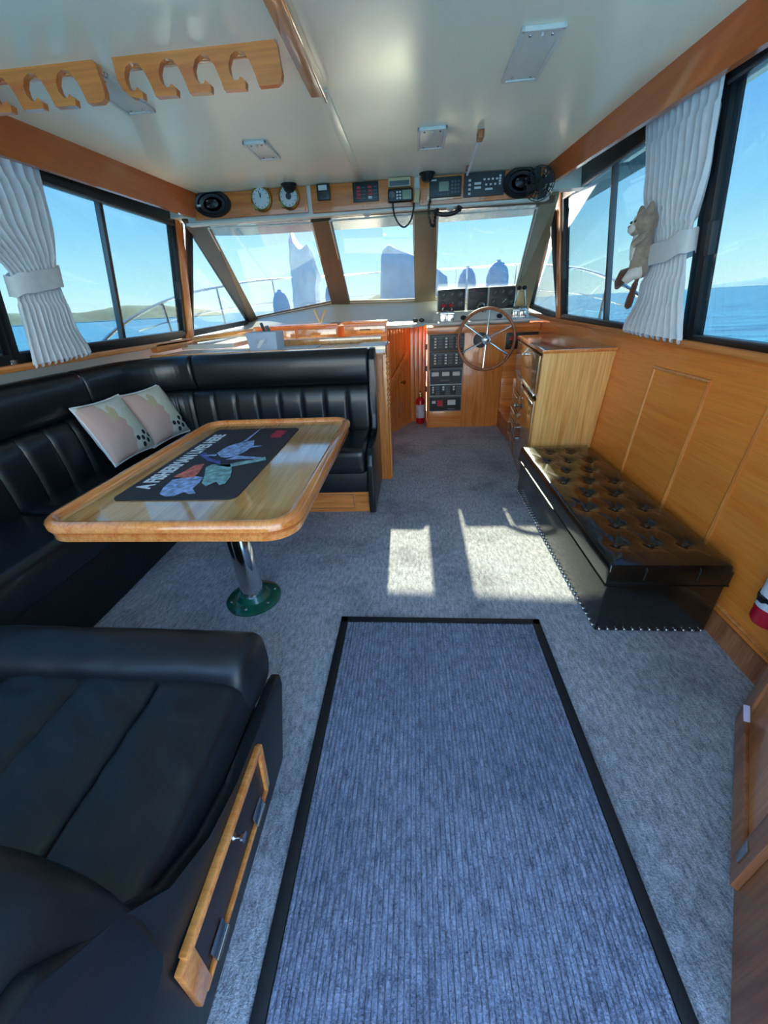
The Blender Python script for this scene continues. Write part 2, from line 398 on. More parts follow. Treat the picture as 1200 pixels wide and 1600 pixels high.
# timber window sills
def sill(name, xs, y0, y1, z, h, w, sgn, m='teak_y'):
    b = B(); b.box((xs - w if sgn > 0 else xs - 0.03, y0, z - h), (xs + 0.03 if sgn > 0 else xs + w, y1, z), 0.008)
    return struct(b.done(name, m, keep=True))
b = B().hexa([(1.262, Y_AFT, 1.012), (1.36, Y_AFT, 1.012), (1.36, 4.9, 1.115), (1.262, 4.9, 1.115), (1.262, Y_AFT, 1.042), (1.36, Y_AFT, 1.042), (1.36, 4.9, 1.145), (1.262, 4.9, 1.145)], 0.008)
struct(b.done('trim_1', 'sill_wood', keep=True))
b = B().box((-2.13, Y_AFT, 1.095), (-1.925, 3.62, 1.128), 0.008)
struct(b.done('trim_2', 'teak_y', keep=True))

# side windows: black frames, sliding panes
def wpt(side, y, z, off=0.0):                 # a point on the leaning window plane, off = inwards
    return Vector((WR(z) - off, y, z)) if side > 0 else Vector((WL(z) + off, y, z))
def side_window(name, side, y0, y1, zb0, zb1, zt, mull, slide_y):
    n = Vector((-1, 0, -0.15)) if side > 0 else Vector((1, 0, -0.18))
    zb = lambda y: lerp(zb0, zb1, (y - y0) / (y1 - y0))
    root = struct(B().bar(wpt(side, y0, zb(y0)), wpt(side, y1, zb(y1)), 0.05, 0.055, n, 0.004).done(name, 'black_alu'))
    B().bar(wpt(side, y0, zt - 0.025), wpt(side, y1, zt - 0.025), 0.11, 0.05, n, 0.004).done('head_rail', 'black_alu', root)
    B().bar(wpt(side, y0, zt - 0.075, 0.022), wpt(side, y1, zt - 0.075, 0.022), 0.012, 0.012, n, 0.003).done('track', 'grey_alu', root)
    B().bar(wpt(side, y0, zb(y0) + 0.024, 0.015), wpt(side, y1, zb(y1) + 0.024, 0.015), 0.012, 0.012, n, 0.003).done('track', 'grey_alu', root)
    for y in (y0, y1):
        B().bar(wpt(side, y, zb(y)), wpt(side, y, zt), 0.045, 0.05, n, 0.004).done('jamb', 'black_alu', root)
    for y in mull:
        B().bar(wpt(side, y, zb(y)), wpt(side, y, zt), 0.032, 0.03, n, 0.004).done('mullion', 'black_alu', root)
        B().bar(wpt(side, y - 0.022, zb(y), 0.006), wpt(side, y - 0.022, zt, 0.006), 0.008, 0.03, n, 0.002).done('mullion_strip', 'grey_alu', root)
    ys = [y0] + list(mull) + [y1]
    for k, (a, c) in enumerate(zip(ys, ys[1:])):
        o = 0.006 if k % 2 else -0.006
        p = [wpt(side, a, zb(a), o), wpt(side, c, zb(c), o), wpt(side, c, zt, o), wpt(side, a, zt, o)]
        q = [v + Vector((0.005 * side, 0, 0)) for v in p]
        B().hexa(p + q).done('pane', 'glass', root)
    B().bar(wpt(side, slide_y, 1.42, 0.02), wpt(side, slide_y, 1.54, 0.02), 0.03, 0.03, n, 0.006).done('latch', 'dark_grey', root)
    return root
side_window('window_1', 1, 2.10, 3.83, 1.088, 1.132, 2.03, (3.005,), 3.79)
side_window('window_2', 1, -0.3, 2.06, 1.062, 1.085, 2.03, (0.4,), 2.02)
side_window('window_3', -1, 1.90, 3.50, 1.150, 1.158, 1.985, (2.73,), 3.46)
side_window('window_4', -1, -0.3, 1.86, 1.148, 1.150, 1.985, (0.3,), 1.82)
# timber posts forward of the windows, and the slab of wall above the window heads
for nm, side, y0, y1, zb, zt in (('trim_3', -1, 3.525, 3.62, 1.12, 2.06), ('trim_4', 1, 3.86, 3.95, 1.10, 2.06)):
    n = Vector((-side, 0, -0.15))
    struct(B().bar(wpt(side, (y0 + y1) / 2, zb, 0.01), wpt(side, (y0 + y1) / 2, zt, 0.01), y1 - y0, 0.05, n, 0.008).done(nm, 'teak_z'))
struct(B().hexa(side_panel(WR(2.0), WR(CEIL), 2.05, CEIL + 0.04, Y_AFT, 4.0, 0.05)).done('trim_5', 'black_alu', keep=True))
struct(B().hexa(side_panel(WL(1.98), WL(CEIL), 2.005, CEIL + 0.04, Y_AFT, 3.7, -0.05)).done('trim_6', 'black_alu', keep=True))

# pelmets (timber coves) along both sides of the ceiling
def pelmet(name, pts, mtl='cove_wood'):       # pts: (y, x_bottom, z_bottom, x_top) aft -> forward
    b = B(); rings = []
    for (y, xb, zb, xt) in pts:
        t = 0.03 if xb > CX else -0.03
        rings.append([b.bm.verts.new(p) for p in ((xb, y, zb), (xb + t, y, zb), (xt + t, y, CEIL + 0.002), (xt, y, CEIL + 0.002))])
    for a, c in zip(rings, rings[1:]):
        for k in range(4): b.bm.faces.new((a[k], a[(k + 1) % 4], c[(k + 1) % 4], c[k]))
    b.bm.faces.new(list(reversed(rings[0]))); b.bm.faces.new(rings[-1])
    return struct(b.done(name, mtl, keep=True))
pelmet('trim_7', [(Y_AFT, 1.17, 1.955, 1.13), (0.8, 1.165, 1.955, 1.10), (1.81, 1.10, 1.961, 1.03), (3.49, 0.95, 1.985, 0.895)])
pelmet('trim_8', [(Y_AFT, -1.79, 1.925, -1.75), (1.3, -1.785, 1.928, -1.735), (2.057, -1.755, 1.941, -1.69), (3.43, -1.605, 1.930, -1.555)])

# header board above the windscreen, with light edging
hb = struct(B().box((-1.68, 3.47, 1.895), (0.95, 3.53, CEIL + 0.02)).done('trim_9', 'white', keep=True))
B().box((-1.68, 3.425, 1.885), (0.93, 3.50, 1.902), 0.004).done('edging', 'white', hb)

for nm, x0, x1 in (('trim_13', -1.93, -1.60), ('trim_14', 0.93, 1.20)): struct(B().box((x0, 3.46, 1.945), (x1, 3.56, CEIL + 0.02)).done(nm, 'white', keep=True))
# windscreen
T = dict(l0=(-1.561, 3.52, 1.900), l1=(-0.748, 3.52, 1.888), c0=(-0.621, 3.52, 1.892), c1=(0.011, 3.52, 1.894), r0=(0.177, 3.52, 1.880), r1=(0.892, 3.52, 1.880))
BT = dict(l0=(-1.958, 5.25, 1.243), l1=(-0.926, 5.0, 1.369), c0=(-0.740, 5.0, 1.360), c1=(0.029, 5.0, 1.343), r0=(0.231, 5.0, 1.350), r1=(1.155, 5.25, 1.222))
ws = struct(B().bar(vlerp(T['l0'], T['l0'], 0) + Vector((-0.1, -0.02, 0.012)), Vector(T['r1']) + Vector((0.1, -0.02, 0.018)), 0.05, 0.04, (0, 0, 1), 0.004).done('window_5', 'brown_frame'))
def quad_slab(a, b_, c, d, t, name, m, parent, n=1):
    bb = B()
    if n == 1:
        p = [Vector(v) for v in (a, b_, c, d)]; nrm = (p[1] - p[0]).cross(p[3] - p[0]).normalized()
        bb.hexa([v - nrm * t / 2 for v in p] + [v + nrm * t / 2 for v in p])
        return bb.done(name, m, parent)
    bb.grid(lambda u, v: vlerp(vlerp(a, b_, u), vlerp(d, c, u), v), n, n)
    return bb.done(name, m, parent, thick=t)
E_ = 0.02
for k0, k1 in (('l0', 'l1'), ('c0', 'c1'), ('r0', 'r1')):
    quad_slab(BT[k0], BT[k1], T[k1], T[k0], 0.006, 'pane', 'glass_ws', ws, 8)
def strip(p_top0, p_top1, p_bot0, p_bot1, m, name, t=0.045):
    return quad_slab(p_bot0, p_bot1, p_top1, p_top0, t, name, m, ws)
V = Vector
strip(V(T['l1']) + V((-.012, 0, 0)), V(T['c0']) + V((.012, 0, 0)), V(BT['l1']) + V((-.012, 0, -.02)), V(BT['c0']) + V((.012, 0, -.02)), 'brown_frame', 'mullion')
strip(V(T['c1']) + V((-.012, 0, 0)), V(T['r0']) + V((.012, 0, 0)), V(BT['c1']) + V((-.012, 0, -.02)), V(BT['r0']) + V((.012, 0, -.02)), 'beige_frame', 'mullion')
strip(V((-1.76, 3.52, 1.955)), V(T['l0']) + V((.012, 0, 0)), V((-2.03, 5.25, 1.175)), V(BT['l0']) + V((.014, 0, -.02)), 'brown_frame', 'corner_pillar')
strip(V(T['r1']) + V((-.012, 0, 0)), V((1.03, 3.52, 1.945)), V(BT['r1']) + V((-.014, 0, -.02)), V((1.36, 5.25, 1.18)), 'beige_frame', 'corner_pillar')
for a, c, m in (('l0', 'l1', 'brown_frame'), ('c0', 'c1', 'beige_frame'), ('r0', 'r1', 'beige_frame')):
    B().bar(V(BT[a]) + V((0, 0, -.014)), V(BT[c]) + V((0, 0, -.014)), 0.05, 0.035, (0, 0, 1), 0.004).done('bottom_rail', m, ws)
for k in ('l', 'c', 'r'):                      # pale glazing rubber round each pane
    q = [V(BT[k + '0']), V(BT[k + '1']), V(T[k + '1']), V(T[k + '0'])]
    cen = sum(q, V()) / 4
    q = [cen + (p - cen) * 0.99 + V((0, -.014, -.02)) for p in q]
    bb = B()
    for p0, p1 in zip(q, q[1:] + q[:1]): bb.tube([p0, p1], 0.006, 6)
    bb.done('glazing_seal', 'white', ws)
# quarter windows beside the windscreen
def quarter(name, side, ptop, pfwd, paft):
    pts = [V(ptop), V(pfwd), V(paft)]
    w = struct(B().bar(pts[2], pts[1], 0.04, 0.05, (0, 0, 1), 0.004).done(name, 'dark_grey'))
    B().bar(pts[0], pts[2], 0.03, 0.05, (side, 0, 0.1), 0.004).done('jamb', 'black_alu', w)
    B().bar(pts[0], pts[1], 0.03, 0.05, (side, 0, 0.1), 0.004).done('raked_rail', 'dark_grey', w)
    bb = B(); o = V((0.006 * side, 0, 0))
    a = [bb.bm.verts.new(p) for p in pts]; c = [bb.bm.verts.new(p + o) for p in pts]
    bb.bm.faces.new(a); bb.bm.faces.new(list(reversed(c)))
    for i in range(3): bb.bm.faces.new((a[i], c[i], c[(i + 1) % 3], a[(i + 1) % 3]))
    bb.done('pane', 'glass_ws', w)
quarter('window_6', -1, (-1.775, 3.66, 1.93), (-2.04, 5.20, 1.19), (-1.99, 3.66, 1.155))
quarter('window_7', 1, (1.13, 3.97, 1.90), (1.37, 5.20, 1.21), (1.31, 3.97, 1.13))

# dashboard shelf: a moulded white slope from the galley / helm up to the windscreen foot
def dash_fn(u, v):
    xs = [(-2.05, 5.26, 1.21), (-1.958, 5.25, 1.225), (-0.926, 5.0, 1.345), (-0.74, 5.0, 1.338), (0.029, 5.0, 1.32), (0.231, 5.0, 1.328), (1.155, 5.25, 1.20), (1.36, 5.25, 1.17)]
    k = u * (len(xs) - 1); i = min(int(k), len(xs) - 2); far = V(xs[i]).lerp(V(xs[i + 1]), k - i)
    knee = V((far.x, far.y - 0.33, 1.135)); near = V((far.x, 4.42, 1.13 if far.x < 0.12 else 1.11))
    if v < 0.4: return near.lerp(knee, v / 0.4)
    return knee.lerp(far, (v - 0.4) / 0.6)
b = B(); b.grid(dash_fn, 29, 16)
struct(b.done('trim_10', 'white', keep=True, thick=0.02))

# flybridge overhang outside, above the windscreen
ov = [(-2.3, 3.54), (1.62, 3.54), (1.62, 4.85), (1.50, 5.06), (1.2, 5.17), (-0.34, 5.22), (-1.88, 5.17), (-2.18, 5.06), (-2.3, 4.85)]
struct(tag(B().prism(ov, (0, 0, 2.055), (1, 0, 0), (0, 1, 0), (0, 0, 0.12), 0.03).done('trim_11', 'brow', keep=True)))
# ceiling centre batten: timber channel aft, thin white strip forward
cb = struct(B().box((-0.405, Y_AFT, CEIL - 0.022), (-0.345, 2.14, CEIL + 0.001), 0.006).done('trim_12', 'teak_y', keep=True))
B().box((-0.3475, 0.2, CEIL - 0.040), (-0.338, 2.14, CEIL), 0.002).done('batten_lip', 'rim_wood', cb)
B().box((-0.378, 2.14, CEIL - 0.008), (-0.335, 3.45, CEIL + 0.001), 0.003).done('joint_strip', 'ceiling', cb)

# ================================================================== OUTSIDE
struct(B().box((-6000, -6000, -1.75), (6000, 6000, -1.65)).done('sea_surface', 'sea', keep=True))
def hill(name, label, az0, az1, dist, h, seed, m, n=60):
    def fn(u, v):
        az = R(lerp(az0, az1, u)); d = dist * (1 + 0.35 * v)
        e = math.sin(math.pi * u) ** 0.5
        nn = 0.62 + 0.5 * mnoise.noise(V((u * 5.0 + seed, 0, 0))) + 0.22 * mnoise.noise(V((u * 17 + seed, v * 3, 0)))
        z = -1.7 + h * e * max(0, nn) * math.sin(math.pi * min(1, v * 0.9 + 0.02))
        return V((math.sin(az) * d, math.cos(az) * d, z))
    b_ = B(); b_.grid(fn, n, 12); return tag(b_.done(name, m, ang=60), label, 'hill')
hill('headland', 'low scrub-covered headland across the water, outside the port windows', -74, -24, 900, 46, 1.3, 'hill_near')
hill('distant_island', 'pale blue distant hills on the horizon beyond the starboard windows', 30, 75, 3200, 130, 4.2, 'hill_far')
hill('far_shore', 'dark low hill straight ahead, seen at the foot of the centre windscreen', -14, 8, 1500, 56, 8.8, 'hill_near')
# foredeck, bow rail, stanchions, assumed fenders
fd = [(-2.4, 5.3), (1.72, 5.3), (1.55, 7.0), (0.75, 8.8), (-0.34, 9.8), (-1.43, 8.8), (-2.23, 7.0)]
struct(B().prism(fd, (0, 0, 0.95), (1, 0, 0), (0, 1, 0), (0, 0, 0.17), 0.03).done('foredeck', 'deck', keep=True))
for s in (-1, 1):
    x0, x1 = (-2.62, -2.16) if s < 0 else (1.40, 1.94)
    struct(B().box((x0, -2, 0.62), (x1, 5.35, 0.70)).done('side_deck', 'deck', keep=True))
def catmull(pts, n=8):
    P = [V(p) for p in pts]; P = [P[0] * 2 - P[1]] + P + [P[-1] * 2 - P[-2]]; out = []
    for i in range(1, len(P) - 2):
        for k in range(n):
            t = k / n; a, b_, c, d = P[i - 1:i + 3]
            out.append(0.5 * ((2 * b_) + (c - a) * t + (2 * a - 5 * b_ + 4 * c - d) * t * t + (3 * b_ - a - 3 * c + d) * t ** 3))
    out.append(P[-2]); return out
half = [(1.95, 2.45, 0.80), (1.96, 2.85, 1.10), (1.97, 3.40, 1.30), (2.0, 4.2, 1.46), (2.02, 5.2, 1.58), (1.90, 7.0, 1.74), (1.15, 8.7, 1.84)]
rail = [(CX - x, y, z) for x, y, z in half] + [(CX, 9.7, 1.92)] + [(CX + x, y, z) for x, y, z in reversed(half)]
br = thing('bow_rail', 'stainless bow rail running round the foredeck outside the windscreen', 'rail', (CX, 7, 1.1))
B().tube(catmull(rail, 6), 0.014, 8).done('top_rail', 'steel', br)
mid = [(p[0] * 0.995, p[1], p[2] - (p[2] - 1.10) * 0.5) for p in rail[2:-2]]
B().tube(catmull(mid, 5), 0.006, 6).done('mid_wire', 'steel', br)
for s in (-1, 1):
    for x, y, z in ((1.98, 3.9, 1.41), (2.02, 5.2, 1.58), (1.90, 7.0, 1.74), (1.15, 8.7, 1.84)):
        B().cyl((CX + s * x, y + 0.06, 0.68 if y < 5.3 else 1.10), (CX + s * x, y, z), 0.011, n=10).done('stanchion', 'steel', br)
def fender(x, y, zt, r, label):  # assumed objects for unclear upright shapes in the windscreen view
    f = thing('fender', label, 'fender', (x, y, 1.12), group='assumed fenders on the foredeck')
    h = zt - 1.12
    B().lathe([(0.02, 0), (r * .7, 0.02), (r, 0.12), (r, h - 0.2), (r * .85, h - 0.1), (r * .5, h - 0.02), (0.03, h)], (x, y, 1.12), n=20).done('body', 'fender', f)
    B().cyl((x, y, zt - 0.01), (x, y, zt + 0.02), 0.03, n=12).done('neck', 'fender', f)
fender(0.83, 7.0, 1.74, 0.14, 'assumed grey covered fender upright on the foredeck, behind the left helm pod')
fender(1.27, 6.9, 1.79, 0.165, 'assumed taller grey covered fender upright on the foredeck, behind the right helm pod')
fender(-2.06, 6.7, 1.56, 0.13, 'assumed grey covered fender upright left of the tall canvas bundle')
fender(-1.22, 6.8, 1.66, 0.15, 'assumed grey covered fender upright right of the tall canvas bundle')
def tall_form_fn(u, v):  # tall form added in place of a reflection in the windscreen
    a = 2 * math.pi * u; z = lerp(1.12, 2.22, v)
    prof = [(0, .23), (.35, .21), (.60, .20), (.80, .19), (.92, .17), (1.0, .12)]
    for (v0, r0), (v1, r1) in zip(prof, prof[1:]):
        if v0 <= v <= v1: r = lerp(r0, r1, (v - v0) / (v1 - v0)); break
    ca, sa = math.cos(a), math.sin(a); r *= 1.0 / max(abs(ca), abs(sa)) ** 0.6          # folded, squarish form
    r *= 1 + 0.06 * math.sin(5 * a + 9 * v) + 0.04 * math.sin(11 * a - 5 * v)
    if ca > 0: r *= 1 + 0.35 * math.exp(-((v - 0.62) / 0.12) ** 2) * ca
    z += 0.10 * v * math.cos(2 * a + 0.6) - 0.12 * v * ca
    return V((-1.80 + r * math.cos(a), 7.35 + 0.7 * r * math.sin(a), z))
b = B(); rows = b.grid(tall_form_fn, 40, 26, cu=True); b.bm.faces.new([r_[-1] for r_ in rows])
tag(b.done('reflection_form', 'cover', ang=60), 'tall grey form on the foredeck standing in for a windscreen reflection', 'reflection stand-in')
def mound_fn(u, v):  # mound made up for an unclear grey area in the centre pane
    x = lerp(-0.52, 0.55, u); y = lerp(6.4, 7.6, v)
    prof = [(-0.52, 1.12), (-0.46, 1.98), (-0.36, 2.06), (-0.2, 1.99), (0.2, 1.84), (0.5, 1.62), (0.55, 1.12)]
    for (x0, z0), (x1, z1) in zip(prof, prof[1:]):
        if x0 - 1e-6 <= x <= x1 + 1e-6: z = lerp(z0, z1, (x - x0) / (x1 - x0)); break
    e = min(1, 6 * min(v, 1 - v)); return V((x, y, lerp(1.12, z, e) + 0.015 * mnoise.noise(V((x * 9, y * 9, 0)))))
b = B(); b.grid(mound_fn, 40, 20)
tag(b.done('grey_mound', 'cover', ang=60), 'sloping grey mound on the foredeck centre, made up for an unclear shape', 'cover')

# ================================================================== CORNER SETTEE
def path_len(P): return sum((b_ - a).length for a, b_ in zip(P, P[1:]))
def back_path(n_arc=14):
    P = [V((-0.315, 2.97, 0)), V((-1.66, 2.97, 0))]
    for k in range(1, n_arc + 1):
        t = R(90 + 90 * k / n_arc); P.append(V((-1.66 + 0.43 * math.cos(t), 2.54 + 0.43 * math.sin(t), 0)))
    P += [V((-2.09, 2.2, 0)), V((-2.09, 0.86, 0))]
    return P
BP = back_path()
_cum = [0.0]
for a_, c_ in zip(BP, BP[1:]): _cum.append(_cum[-1] + (c_ - a_).length)
def on_path(s):
    s = max(0.0, min(_cum[-1], s))
    for i in range(len(BP) - 1):
        if s <= _cum[i + 1] + 1e-9:
            d = (BP[i + 1] - BP[i]).normalized(); p = BP[i] + d * (s - _cum[i]); return p, V((-d.y, d.x, 0))
S_A = 1.285; S_B = _cum[-3] + 0.30; S_END = _cum[-1]
settee = thing('corner_settee', 'black vinyl L-shaped settee with channelled back behind the table', 'settee', (-1.2, 2.6, 0))
def sweep(s0, s1, prof, name, m, ends=0.03, groove=0.0, pitch=0.17, ns=None, round_end=0.02):
    L = s1 - s0; n = ns or max(16, int(L / 0.012)); b_ = B(); k = len(prof)
    cd = sum(p[0] for p in prof) / k; cz = sum(p[1] for p in prof) / k
    def fn(u, v):
        s = s0 + u * L; j = int(round(v * k)) % k; d, z = prof[j]
        e = min(u, 1 - u) * L; sc = 1.0
        if e < round_end: sc = 0.80 + 0.20 * math.sqrt(max(0, 1 - (1 - e / round_end) ** 2))
        d, z = cd + (d - cd) * sc, cz + (z - cz) * (0.5 + 0.5 * sc)
        if groove:
            ph = ((s - s0) / pitch) % 1.0; w = abs(ph - 0.5) * 2
            if d > cd: d -= groove * max(0, (w - 0.72) / 0.28) ** 2
        p, nn = on_path(s); return V((p.x, p.y, 0)) + nn * d + V((0, 0, z))
    rows = b_.grid(fn, n, k, cv=True)
    b_.bm.faces.new(list(reversed(rows[0]))); b_.bm.faces.new(rows[-1])
    return b_.done(name, m, settee, ang=50)
roll_prof = [(0.078 + 0.078 * math.copysign(abs(math.cos(t)) ** 0.7, math.cos(t)), 0.925 + 0.118 * math.copysign(abs(math.sin(t)) ** 0.7, math.sin(t))) for t in [2 * math.pi * k / 22 for k in range(22)]]
low_prof = [(0.0, 0.44), (0.155, 0.44), (0.172, 0.47), (0.172, 0.56), (0.164, 0.66), (0.154, 0.74), (0.135, 0.79), (0.10, 0.812), (0.0, 0.812)]
low_prof = [V((a[0], a[1])).lerp(V((c[0], c[1])), t) for a, c in zip(low_prof, low_prof[1:] + low_prof[:1]) for t in (0, 0.5)]
low_prof = [(p.x, p.y) for p in low_prof]
for a_, c_ in ((0.0, S_A), (S_A, S_B), (S_B, S_END)): sweep(a_ + 0.001, c_ - 0.001, roll_prof, 'back_roll', 'vinyl')
sweep(0.0, S_END, low_prof, 'back_channels', 'vinyl', groove=0.016, pitch=0.168)
def cushion(lo, hi, r, name, m, parent, crown=0.012):
    b_ = B(); b_.box(lo, hi, r, 4)
    cx, cy = (lo[0] + hi[0]) / 2, (lo[1] + hi[1]) / 2
    o = b_.done(name, m, parent, ang=60); return o
cushion((-2.02, 2.36, 0.30), (-0.315, 2.86, 0.485), 0.055, 'seat_cushion', 'vinyl', settee)
cushion((-2.02, 1.56, 0.30), (-1.50, 2.34, 0.485), 0.055, 'seat_cushion', 'vinyl', settee)
cushion((-2.02, 0.86, 0.30), (-1.50, 1.54, 0.485), 0.055, 'seat_cushion', 'vinyl', settee)
B().box((-2.08, 2.385, 0.165), (-0.32, 2.94, 0.33), 0.012).done('seat_fascia', 'vinyl_dull', settee)
B().box((-2.08, 0.86, 0.0), (-1.545, 2.40, 0.33), 0.012).done('seat_fascia', 'vinyl_dull', settee)
B().box((-1.54, 2.415, 0.0), (-0.325, 2.94, 0.17)).done('plinth', 'teak_x', settee)
for (x0, x1) in ((-1.50, -0.96), (-0.93, -0.42)):
    o = B().box((x0, 2.405, 0.022), (x1, 2.42, 0.155), 0.004).done('plinth_door', 'teak_x', settee)
    bb = B()
    for q in (((x0 + .012, 2.4045, .034), (x1 - .012, 2.4045, .034)), ((x0 + .012, 2.4045, .143), (x1 - .012, 2.4045, .143)), ((x0 + .012, 2.4045, .034), (x0 + .012, 2.4045, .143)), ((x1 - .012, 2.4045, .034), (x1 - .012, 2.4045, .143))):
        bb.tube(q, 0.003, 6)
    bb.done('door_bead', 'red_wood_z', o)
# black padded end panel
end_poly = [(2.335, 0.03), (2.95, 0.03), (2.965, 1.0), (2.93, 1.045), (2.86, 1.04), (2.805, 0.98), (2.79, 0.60), (2.76, 0.50), (2.68, 0.475), (2.42, 0.475), (2.36, 0.45), (2.335, 0.38)]
B().prism(end_poly, (-0.315, 0, 0), (0, 1, 0), (0, 0, 1), (0.045, 0, 0), 0.014, 3).done('end_panel', 'vinyl', settee, ang=50)

# scatter cushions
def scatter(loc, label, yaw, pitch, roll):
    mtx = Matrix.Translation(loc) @ Matrix.Rotation(yaw, 4, 'Z') @ Matrix.Rotation(pitch, 4, 'X') @ Matrix.Rotation(roll, 4, 'Z')
    t = tag(bpy.data.objects.new('scatter_cushion', None), label, 'cushion', 'scatter cushions on the settee'); COL.objects.link(t)
    t.matrix_basis = mtx; _mw[t.name] = mtx; t.empty_display_size = 0.05
    H_ = 0.186
    for sgn, nm in ((1, 'front_cover'), (-1, 'back_cover')):
        b_ = B()
        def fn(u, v, sgn=sgn):
            x, y = 2 * u - 1, 2 * v - 1
            e = max(0.0, (1 - x * x)) ** 0.5 * max(0.0, (1 - y * y)) ** 0.5
            pin = 1 - 0.07 * (1 - abs(x) ** 2) * abs(y) ** 4; pin2 = 1 - 0.07 * (1 - abs(y) ** 2) * abs(x) ** 4
            z = sgn * 0.066 * e ** 0.75 + 0.004 * mnoise.noise(V((x * 3, y * 3, sgn)))
            return mtx @ V((x * H_ * pin2, y * H_ * pin, z))
        b_.grid(fn, 30, 30); o = b_.done(nm, 'pillow' if sgn > 0 else 'tissue', t, ang=80)
    b_ = B(); pts = []
    for k in range(80):
        q = k / 20; i = int(q); f = 2 * (q - i) - 1
        x, y = ((f, -1), (1, f), (-f, 1), (-1, -f))[i]
        pin = 1 - 0.07 * (1 - abs(x) ** 2) * abs(y) ** 4; pin2 = 1 - 0.07 * (1 - abs(y) ** 2) * abs(x) ** 4
        pts.append(mtx @ V((x * H_ * pin2, y * H_ * pin, 0)))
    b_.tube(pts, 0.006, 6, closed=True); b_.done('piping', 'tissue', t)
scatter((-1.835, 2.215, 0.700), 'cream cushion with blush blob and black dots, aft one lying half behind the other', R(87), R(68), R(0))
scatter((-1.805, 2.575, 0.695), 'cream cushion with blush blob and black dots, forward one propped in the corner', R(80), R(67), R(1.5))

# ================================================================== TABLE
TZ = 0.70
table = thing('saloon_table', 'varnished timber table with raised fiddle edge on a chrome pedestal', 'table', (-0.825, 1.55, 0))
tp = rrect(-1.275, 1.0, -0.375, 2.305, 0.11)
B().prism(rrect(-1.25, 1.025, -0.40, 2.28, 0.09), (0, 0, TZ - 0.03), (1, 0, 0), (0, 1, 0), (0, 0, 0.03)).done('tabletop', 'table_wood', table)
def ring_sweep(poly, prof, name, m):           # prof: (outward offset, z)
    b_ = B(); n = len(poly); P = [V((x, y)) for x, y in poly]; rows = []
    for i in range(n):
        d = (P[(i + 1) % n] - P[i - 1]).normalized(); nn = V((d.y, -d.x))
        rows.append([b_.bm.verts.new((P[i].x + nn.x * o, P[i].y + nn.y * o, z)) for o, z in prof])
    k = len(prof)
    for i in range(n):
        a, c = rows[i], rows[(i + 1) % n]
        for j in range(k): b_.bm.faces.new((a[j], c[j], c[(j + 1) % k], a[(j + 1) % k]))
    return b_.done(name, m, table, ang=50)
ring_sweep(tp, [(-0.045, TZ - 0.005), (-0.04, TZ + 0.012), (-0.028, TZ + 0.020), (-0.012, TZ + 0.018), (0.0, TZ + 0.008), (0.0, TZ - 0.012), (-0.012, TZ - 0.020), (-0.045, TZ - 0.020)], 'fiddle_rim', 'rim_wood')
ring_sweep(tp, [(-0.10, TZ - 0.022), (-0.022, TZ - 0.022), (-0.010, TZ - 0.030), (-0.010, TZ - 0.050), (-0.022, TZ - 0.058), (-0.10, TZ - 0.058)], 'under_moulding', 'rim_wood')
PX, PY = -0.83, 1.48
B().lathe([(0.075, 0.018), (0.058, 0.03), (0.055, 0.10), (0.055, 0.40), (0.050, 0.41), (0.050, TZ - 0.06)], (PX, PY, 0)).done('pedestal', 'chrome', table)
B().box((PX - 0.16, PY - 0.16, TZ - 0.075), (PX + 0.16, PY + 0.16, TZ - 0.055), 0.005).done('mounting_plate', 'steel', table)
fl = B().lathe([(0.135, 0.0), (0.135, 0.012), (0.125, 0.02), (0.085, 0.026), (0.068, 0.05), (0.0, 0.05)], (PX, PY, 0), n=40).done('floor_flange', 'green', table)
for k in range(6):
    a = R(30 + 60 * k); B().sph((PX + 0.108 * math.cos(a), PY + 0.108 * math.sin(a), 0.023), (0.009, 0.009, 0.004), 10).done('screw', 'steel', fl)
# printed mat on the table
pmx, pmy = -0.897, 1.67
pm = thing('printed_bar_mat', 'dark rubber mat printed with fish and white lettering on the table', 'mat', (pmx, pmy, TZ))
B().prism([(x, y) for x, y in rrect(-1.14, 1.212, -0.654, 2.128, 0.035)], (0, 0, TZ + 0.0005), (1, 0, 0), (0, 1, 0), (0, 0, 0.004)).done('rubber_sheet', 'placemat', pm)
def ab(a, b_, dz=0.0055): return V((pmx - b_, pmy + a, TZ + dz))
def printed(name, polys, m, dz):
    b_ = B()
    for poly in polys: b_.prism(poly, ab(0, 0, dz), (0, 1, 0), (-1, 0, 0), (0, 0, 0.0005))
    return b_.done(name, m, pm)
printed('printed_fish', [[(-0.411, 0.074), (-0.353, 0.094), (-0.278, 0.1), (-0.259, 0.068), (-0.241, 0.022), (-0.256, -0.022), (-0.308, -0.032), (-0.363, -0.033), (-0.41, -0.068), (-0.415, -0.045), (-0.397, -0.015), (-0.43, 0.007), (-0.434, 0.04)]], 'print_blue', 0.0058)
printed('printed_fish', [[(-0.244, 0.114), (-0.182, 0.097), (-0.115, 0.088), (-0.102, 0.05), (-0.2, 0.024), (-0.248, 0.019), (-0.26, 0.054)]], 'print_red', 0.0062)
printed('printed_fish', [[(-0.149, 0.02), (-0.119, 0.011), (-0.108, -0.073), (-0.177, -0.112), (-0.261, -0.14), (-0.325, -0.146), (-0.336, -0.128), (-0.304, -0.1), (-0.347, -0.077), (-0.315, -0.046), (-0.236, -0.017)],
                         [(-0.111, 0.015), (-0.108, -0.073), (-0.026, -0.207), (-0.068, -0.225), (-0.119, -0.137), (-0.147, -0.084)]], 'print_green', 0.0066)
printed('printed_fish', [[(0.028, 0.14), (0.064, 0.125), (-0.028, 0.061), (-0.065, -0.009), (-0.106, -0.027), (-0.062, 0.054)]], 'print_violet', 0.0060)
